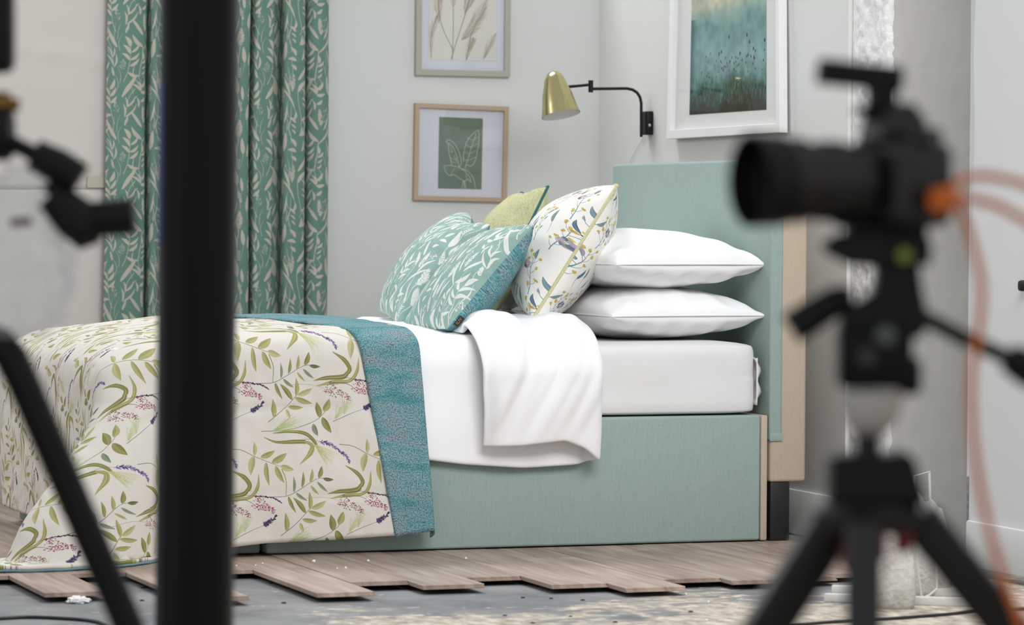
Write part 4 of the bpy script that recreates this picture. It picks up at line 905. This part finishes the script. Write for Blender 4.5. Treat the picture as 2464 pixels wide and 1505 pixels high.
# rough white lumps behind the tripod
M_lump = mat('rough_plaster', (204, 201, 195), .85, noise_amt=.18, nscale=60, bump=.8, bscale=90)
def lump(u, v, su, sv, sd, seed, label):
    p = on(2, -.024, u, v); tag(blob((su, sd, sv), seed, .28, 1.4, p).obj('plaster_block', M_lump, smooth=180, origin=p), label, 'rubble', None)
lump(2140, 1462, .064, .150, .07, 5, 'tall rough whitish lump of plaster behind the tripod, leftmost of three')
lump(2222, 1432, .075, .165, .06, 12, 'rough whitish plaster lump caught inside the white wire frame')
lump(2285, 1402, .060, .060, .05, 31, 'low rough whitish plaster lump, smallest and rightmost of three')
# white flat-bar stand with wire loop
M_wbar = mat('white_steel', (206, 205, 201), .45)
def fp(u, v, z=-.024): return on(2, z, u, v)
st_ = thing('wire_stand', 'white metal floor stand with flat bars and bent wire frame', 'stand', fp(2200, 1440)[:])
for (u0, v0, u1, v1, h) in ((1985, 1448, 2360, 1461, .021), (2002, 1428, 2340, 1437, .021)):
    a = fp(u0, v0); b = fp(u1, v1); d = b-a
    MB().box((a+b)/2+Vector((0, 0, h/2)), d.length, .03, h, X=d, Y=Vector((0, 0, 1)).cross(d), bev=.002).obj('base_bar', M_wbar, st_)
a = fp(2218, 1446); zt = .024
W_ = lambda u, v, d=0: on(1, a.y+d, u, v)
MB().tube([W_(2203, 1300), W_(2205, 1340), W_(2211, 1390), W_(2216, 1432), W_(2222, 1440), W_(2235, 1434, .01), W_(2254, 1418, .04), W_(2253, 1380, .04), W_(2248, 1340, .04), W_(2240, 1240, .04), W_(2236, 1136, .04), W_(2200, 1146, .03), W_(2203, 1300)], .0034, 8).obj('wire_loop', M_wbar, st_)

# ------------------------------------------------------------------ black column in the foreground
D1 = 5.3; cb = deep(464, 1900, D1); ct = deep(484, -500, D1)
dirp = (ct-cb).normalized(); low = cb+dirp*((-.024-cb.z)/dirp.z); hi = cb+dirp*((2.9-cb.z)/dirp.z)
col = thing('black_column', 'thick black metal column standing in front of the bed', 'column', low[:])
R0 = 95.5*D1/FPX; ax2 = dirp.orthogonal().normalized(); rows = []
for p in (low, low.lerp(hi, .5), hi):
    ring = []
    for q in range(96):
        a = 2*pi*q/96; r_ = R0*(1-.030*max(0, math.cos(6*a+.6))**6); ring.append(p+(ax2*math.cos(a)+dirp.cross(ax2)*math.sin(a))*r_)
    rows.append(ring)
m_ = MB(); m_.grid(rows, wrap_v=True); m_.ring_cap(0, 96, True); m_.ring_cap(192, 96); m_.obj('post', M_blacksatin, col)
MB().lathe(low, dirp, [(0, R0*1.9), (.012, R0*1.9), (.016, R0*1.05)], 48).obj('foot_plate', M_blacksatin, col)
cen_ = low.lerp(hi, .5); tocam = (Vector(CAM)-cen_); tocam = (tocam-dirp*tocam.dot(dirp)).normalized(); side = dirp.cross(tocam)
if side.dot(Vector(CAMR[0])) > 0: side = -side
za, zb_ = deep(395, 590, D1), deep(398, 200, D1)
pa = low+dirp*(za-low).dot(dirp); pb = low+dirp*(zb_-low).dot(dirp); a0 = 1.20
dv_ = tocam*math.cos(a0)+side*math.sin(a0); tv_ = -tocam*math.sin(a0)+side*math.cos(a0)
bt = MB().box((pa+pb)/2+dv_*(R0+.0002), (pb-pa).length, .018, .0025, X=dirp, Y=tv_, bev=.0008).obj('blue_strip', mat('navy_strip', (58, 70, 128), .5), col); bt['label'] = 'dark blue strip on the left edge'  # thin blue strip set along the left edge of the column

# ------------------------------------------------------------------ light stand at the left edge
D2 = 4.4; K2 = D2/FPX; E2 = lambda u, v, d=0: deep(u, v, D2+d)
sb = E2(-95, 1500); base2 = Vector((sb.x, sb.y, -.024)); t2 = thing('light_stand', 'black studio light stand with angled clamps at the left edge', 'light stand', base2[:])
topz = E2(-95, -260).z
MB().tube([Vector((sb.x, sb.y, .10)), Vector((sb.x, sb.y, topz))], .019, 16).obj('pole', M_blacksatin, t2)
MB().lathe(Vector((sb.x, sb.y, E2(0, 830).z)), (0, 0, 1), [(-.03, .03), (.03, .03)], 20).obj('collar', M_blackmat, t2)
hp = [E2(-60, 800), E2(0, 825), E2(28, 862), E2(60, 930)]; g0_, g1_ = E2(60, 930), E2(308, 1505)
dd = (g1_-g0_); foot = g0_+dd*((-.012-g0_.z)/dd.z)
MB().tube(hp[:-1]+[g0_, g0_.lerp(foot, .3), g0_.lerp(foot, .7), foot], [.019, .021, .022, .0215, .0205, .0195, .018], 18).obj('leg', M_blackmat, t2)
for ang in (2.3, 4.2):
    ft = Vector((sb.x+.5*math.cos(ang), sb.y+.5*math.sin(ang), -.012)); MB().tube([Vector((sb.x, sb.y, E2(0, 830).z)), ft], .018, 12).obj('leg', M_blackmat, t2)
MB().tube([E2(-95, 330), E2(-20, 335), E2(30, 345), E2(100, 380)], .011, 12).obj('clamp_arm', M_blackmat, t2)
MB().lathe(E2(-30, 320), E2(30, 318)-E2(-30, 318), [(0, .03), (.006, .036), (.026, .036), (.032, .03)], 24).obj('clamp_joint', M_blackmat, t2)
MB().tube([E2(-90, 20), E2(-40, 20), E2(-8, 20)], .02, 12).obj('bracket', M_blackmat, t2)
MB().box(E2(-18, 70), .055, .05, .112, X=CAMR[0], Y=CAMR[2], bev=.014, seg=4).obj('lamp_head', M_blackmat, t2)
br = MB().lathe(E2(-30, 252), E2(30, 252)-E2(-30, 252), [(0, .017), (.028, .017), (.030, .009), (.040, .009)], 18).obj('brass_spigot', mat('aged_brass', (150, 112, 58), .4, .9), t2)
MB().tube([E2(-5, 254), E2(44, 258)], .006, 10).obj('pin', M_blackmat, t2)
MB().tube([E2(82, 372), E2(140, 400), E2(192, 432)], [.021, .023, .021], 18).obj('grip', M_blackmat, t2)
MB().tube([E2(118, 440), E2(150, 470)], .012, 12).obj('link', M_blackmat, t2)
MB().tube([E2(125, 470), E2(175, 520), E2(215, 553), E2(240, 552)], [.022, .029, .029, .017], 18).obj('clamp_jaw', M_blackmat, t2)
MB().lathe(E2(205, 530), E2(330, 520)-E2(205, 530), [(0, .017), (.010, .023), (.060, .0245), (.064, .020)], 20).obj('clamp_knob', M_blackmat, t2)
# clear plastic bag hanging from the clamp
M_bag = bpy.data.materials.new('clear_polythene'); M_bag.use_nodes = True; k = NT(M_bag)
tr = k.add('ShaderNodeBsdfTransparent'); df = k.add('ShaderNodeBsdfTranslucent'); df.inputs[0].default_value = (.95, .96, 1, 1); d2 = k.add('ShaderNodeBsdfGlossy'); d2.inputs['Roughness'].default_value = .25; d2.inputs[0].default_value = (.9, .92, 1, 1)
d3 = k.add('ShaderNodeBsdfDiffuse'); d3.inputs[0].default_value = (.85, .87, .92, 1)
m1 = k.add('ShaderNodeMixShader'); m1.inputs[0].default_value = .5; k.link(df.outputs[0], m1.inputs[1]); k.link(d3.outputs[0], m1.inputs[2])
m2 = k.add('ShaderNodeMixShader'); m2.inputs[0].default_value = .3; k.link(m1.outputs[0], m2.inputs[1]); k.link(d2.outputs[0], m2.inputs[2])
m3 = k.add('ShaderNodeMixShader'); m3.inputs[0].default_value = .22; k.link(tr.outputs[0], m3.inputs[1]); k.link(m2.outputs[0], m3.inputs[2]); k.link(m3.outputs[0], k.n['Material Output'].inputs[0])
P = []
outl = [(395, 20, 70), (430, -5, 120), (500, -45, 110), (560, -70, 150), (640, -95, 175), (720, -100, 165), (770, -95, 150), (800, -90, 128), (815, -60, 112)]
oy = [o_[0] for o_ in outl]
for i in range(29):
    v = lerp(395, 815, i/28); c0 = interp(v, oy, [o_[1] for o_ in outl]); c1 = interp(v, oy, [o_[2] for o_ in outl]); row = []
    for j in range(48):
        a = 2*pi*j/48; u = (c0+c1)/2+(c1-c0)/2*math.cos(a); dp = .05*math.sin(a); cr = .030*abs(nz(a*1.7+v*.004, v*.012, 3))-.012+.02*abs(nz(a*4, v*.03-a, 8))
        pt = E2(u, v, dp); ctr = E2((c0+c1)/2, v); row.append(pt+(pt-ctr).normalized()*cr)
    P.append(row)
m_ = MB().grid(P, wrap_v=True); m_.ring_cap(28*48, 48); o = m_.obj('plastic_bag', M_bag, smooth=180, origin=E2(30, 395)); tag(o, 'crumpled clear plastic bag hanging from the light stand clamp', 'plastic bag')
MB().tube([E2(25, 536, -.03), E2(75, 533, -.03)], .006, 10).obj('bag_toggle', mat('maroon_toggle', (70, 44, 44), .5), o)

# ------------------------------------------------------------------ photographer's camera on its tripod
D3 = 3.47; K3 = D3/FPX; E3 = lambda u, v, d=0: deep(u, v, D3+d)
rx = Vector(CAMR[0]); rx = Vector((rx.x, rx.y, 0)).normalized(); fwd = Vector((sy_, cy_, 0)); up = Vector((0, 0, 1))
al = math.radians(24); ln_ = (-rx*math.cos(al)-fwd*math.sin(al)).normalized()         # lens axis
sd_ = up.cross(ln_).normalized()                                                      # across the body
px = lambda n: n*K3
camt = thing('photo_camera', 'black camera with zoom lens mounted on the tripod at right', 'camera', E3(2105, 545)[:])
bc = E3(2155, 440)
bodym = MB(); bodym.box(bc+up*px(-4), px(165), px(300), px(205), X=ln_, Y=sd_, bev=px(34), seg=4); body = bodym.obj('body', M_cam, camt)
gp = bc-sd_*px(118)+ln_*px(38); MB().box(gp+up*px(-8), px(150), px(88), px(200), X=ln_, Y=sd_, bev=px(36), seg=4).obj('grip', mat('rubber_grip', (16, 16, 17), .75, bump=.3), camt)
pts = [(-70, 0), (70, 0), (58, 60), (30, 100), (-24, 104), (-58, 62)]
pm = MB(); c0_ = bc+up*px(90)+ln_*px(6)
pm.prism([c0_+ln_*px(a)*1.05+up*px(b)-sd_*px(62) for a, b in pts], sd_*px(124)); ph_ = pm.obj('viewfinder_hump', M_cam, camt); mod(ph_, 'BEVEL', width=px(16), segments=3)
MB().lathe(bc+up*px(98)-sd_*px(112)-ln_*px(10), up, [(0, px(34)), (px(18), px(34)), (px(22), px(28))], 20).obj('dial', M_cam, camt)
MB().lathe(bc+up*px(98)+sd_*px(112), up, [(0, px(36)), (px(16), px(36)), (px(20), px(30))], 20).obj('dial', M_cam, camt)
eye = bc+up*px(108)-ln_*px(92); MB().box(eye, px(40), px(70), px(50), X=ln_, Y=sd_, bev=px(10)).obj('eyepiece', M_cam, camt)
bd = MB().box(bc-sd_*px(151)+up*px(74)+ln_*px(-16), px(40), px(6), px(22), X=ln_, Y=sd_, bev=px(2)).obj('badge', mat('dull_gold_badge', (150, 134, 70), .5), camt)
lc = bc+ln_*px(80)+up*px(2)
lens = MB().lathe(lc, ln_, [(0, px(92)), (px(20), px(98)), (px(24), px(90)), (px(70), px(90)), (px(76), px(97)), (px(140), px(97)), (px(146), px(92)), (px(176), px(92)), (px(180), px(101)), (px(232), px(104))], 48).obj('lens', M_cam, camt)
MB().lathe(lc+ln_*px(232), ln_, [(0, px(104)), (px(8), px(109)), (px(84), px(112)), (px(86), px(105)), (px(20), px(98)), (px(10), px(80))], 48, cap0=False, cap1=False).obj('lens_hood', M_blackmat, lens)
MB().lathe(lc+ln_*px(236), ln_, [(0, px(84)), (px(5), px(78)), (px(13), px(48)), (px(17), px(4))], 40).obj('front_glass', M_lens, lens)
rr_ = MB().lathe(lc+ln_*px(181), ln_, [(0, px(103)), (px(7), px(103.5))], 48, cap0=False, cap1=False); rr_.obj('red_ring', mat('red_ring', (72, 18, 22), .4), lens)
trg = MB(); tb_ = E3(2090, 232); trg.box(E3(2122, 232), px(62), px(60), px(84), X=ln_, Y=sd_, bev=px(8)); trg.box(E3(2104, 268), px(84), px(70), px(26), X=ln_, Y=sd_, bev=px(5))
tr_ = trg.obj('flash_trigger', M_blackmat, camt); tr_['label'] = 'black flash trigger on the hot shoe'
a, b = E3(1966, 171), E3(2172, 192); dxx = (b-a); MB().box((a+b)/2, dxx.length, px(70), px(62), X=dxx, Y=fwd, bev=px(9), seg=3).obj('antenna_bar', M_blackmat, tr_)
pg = MB().lathe(E3(2256, 484, -.085), E3(2304, 474, -.06)-E3(2256, 484, -.085), [(0, px(28)), (px(6), px(32)), (px(42), px(31)), (px(56), px(14))], 20)
# tether cable
M_or = mat('orange_tether', (226, 112, 30), .45)
tc_ = thing('tether_cable', 'bright orange tether cable looping from the camera to the floor', 'cable', E3(2290, 476)[:])
pg.obj('plug', M_or, tc_)
K_ = .0042
def tether(pts, d): MB().tube(crom([E3(u, v, e) for u, v, e in pts], 10), K_, 10).obj('cord', M_or, tc_)
tether([(2290, 476, -.06), (2318, 520, -.04), (2344, 600, -.05), (2362, 690, -.05), (2356, 790, -.05), (2340, 880, -.05), (2338, 980, -.05), (2346, 1090, -.05), (2366, 1210, -.05), (2392, 1320, -.05), (2425, 1420, -.06), (2470, 1530, -.08), (2560, 1700, -.1), (2640, 1900, -.12)], 0)
tether([(2290, 470, -.06), (2304, 440, -.05), (2350, 424, -.03), (2410, 430, -.03), (2480, 450, -.02), (2640, 520, 0), (2760, 700, .02), (2790, 1100, .02), (2760, 1500, .0), (2700, 1900, -.02)], 0)
tether([(2290, 482, -.06), (2330, 478, -.04), (2390, 492, -.05), (2440, 516, -.05), (2500, 556, -.05), (2660, 700, -.05), (2740, 1000, -.05), (2720, 1500, -.05), (2670, 1900, -.05)], 0)
# tripod
tp0 = E3(2090, 1240); tri = thing('tripod', 'black camera tripod with fluid head and spread legs at right', 'tripod', (tp0.x, tp0.y, -.024))
def tbox(name, u0, v0, u1, v1, dep, m=M_blackmat, bev=8, par=None, rotl=True):
    c = E3((u0+u1)/2, (v0+v1)/2); return MB().box(c, px(u1-u0), px(dep), px(v1-v0), X=rx, Y=fwd, bev=px(bev), seg=3).obj(name, m, par or tri)
def tpoly(name, pts, dep, m=M_blackmat, par=None, bev=8):
    poly = [E3(u, v, -px(dep)/2) for u, v in pts]; o = MB().prism(poly, fwd*px(dep)).obj(name, m, par or tri); mod(o, 'BEVEL', width=px(bev), segments=3); return o
tbox('camera_plate', 2035, 545, 2225, 566, 150, bev=5)
tpoly('quick_release', [(1985, 585), (2010, 563), (2232, 563), (2244, 590), (2240, 640), (2110, 645), (2050, 640), (1990, 610)], 130)
MB().lathe(E3(2176, 615, -.036), -fwd, [(0, px(17)), (px(8), px(17))], 16).obj('spirit_level', mat('green_vial', (136, 156, 62), .2), tri)
tpoly('head_bracket', [(2115, 640), (2215, 640), (2222, 700), (2240, 780), (2215, 815), (2090, 815), (2020, 800), (2035, 745), (2105, 700)], 120)
tbox('head_body', 2012, 780, 2192, 935, 150, M_blacksatin, 22)
MB().lathe(E3(2130, 808, -.035), -fwd, [(0, px(24)), (px(14), px(24)), (px(18), px(18))], 20).obj('lock_screw', mat('grey_screw', (96, 104, 100), .3, .5), tri)
MB().lathe(E3(2085, 858, -.035), -fwd, [(0, px(20)), (px(12), px(20))], 20).obj('lock_screw', mat('dull_screw', (70, 72, 66), .35, .4), tri)
MB().tube([E3(1903, 792), E3(1950, 762), E3(2010, 725), E3(2050, 715)], [px(42), px(42), px(38), px(30)], 18).obj('tilt_lever', M_blackmat, tri)
MB().lathe(E3(2165, 905), E3(2225, 905)-E3(2165, 905), [(0, px(44)), (px(20), px(48)), (px(44), px(46)), (px(50), px(36))], 20).obj('pan_knob', M_blackmat, tri)
MB().tube([E3(2215, 760), E3(2320, 815), E3(2440, 868)], px(20), 12).obj('pan_bar', M_blacksatin, tri)
MB().tube([E3(2424, 860), E3(2470, 885), E3(2560, 925), E3(2640, 965)], [px(36), px(46), px(46), px(40)], 18).obj('bar_grip', M_blackmat, tri)
MB().lathe(E3(2095, 1046), up, [(0, px(30)), (px(8), px(44)), (px(30), px(62)), (px(60), px(74)), (px(92), px(80)), (px(104), px(80))], 36).obj('half_ball', mat('silver_bowl', (204, 200, 194), .45, .1), tri)
MB().lathe(E3(2088, 1110), up, [(0, px(30)), (px(72), px(30))], 20).obj('ball_bolt', M_black, tri)
tpoly('collar', [(2000, 1100), (2060, 1095), (2130, 1098), (2185, 1088), (2205, 1110), (2236, 1215), (2000, 1218)], 170, bev=12)
MB().lathe(E3(2092, 1284), up, [(0, px(90)), (px(12), px(130)), (px(56), px(142)), (px(76), px(118))], 36).obj('hub', M_cam, tri)
def leg(u0, v0, u1, v1, e0, e1, r):
    a = E3(u0, v0, e0); b = E3(u1, v1, e1); d = b-a; ft = a+d*((-.012-a.z)/d.z)
    m_ = MB(); lx = d.normalized(); sw = (rx-lx*rx.dot(lx)).normalized()
    m_.box(a.lerp(ft, .3), (ft-a).length*.6, px(r*1.95), px(r*1.5), X=lx, Y=sw, bev=px(14), seg=3)
    m_.tube([a.lerp(ft, .55), ft], [px(r*.72), px(r*.6)], 14)
    o = m_.obj('leg', M_cam, tri); MB().lathe(ft+Vector((0, 0, .014)), Vector((0, 0, -1)), [(0, px(r*.7)), (.025, px(r*.8))], 14).obj('rubber_foot', M_black, o)
    return o
leg(2018, 1240, 1850, 1505, 0, .03, 56); leg(2078, 1262, 2078, 1505, -.05, -.10, 44); leg(2205, 1240, 2420, 1505, 0, .03, 54)
M_red = mat('red_clip', (132, 20, 28), .4)
for (u, v, d) in ((2046, 1340, -.03), (2112, 1316, -.06), (2172, 1300, -.02)):
    MB().box(E3(u, v, d), px(42), px(40), px(66), X=rx, Y=fwd, bev=px(9)).obj('leg_lock', M_red, tri)
for o in bpy.data.objects:
    if '_org' in o: del o['_org']
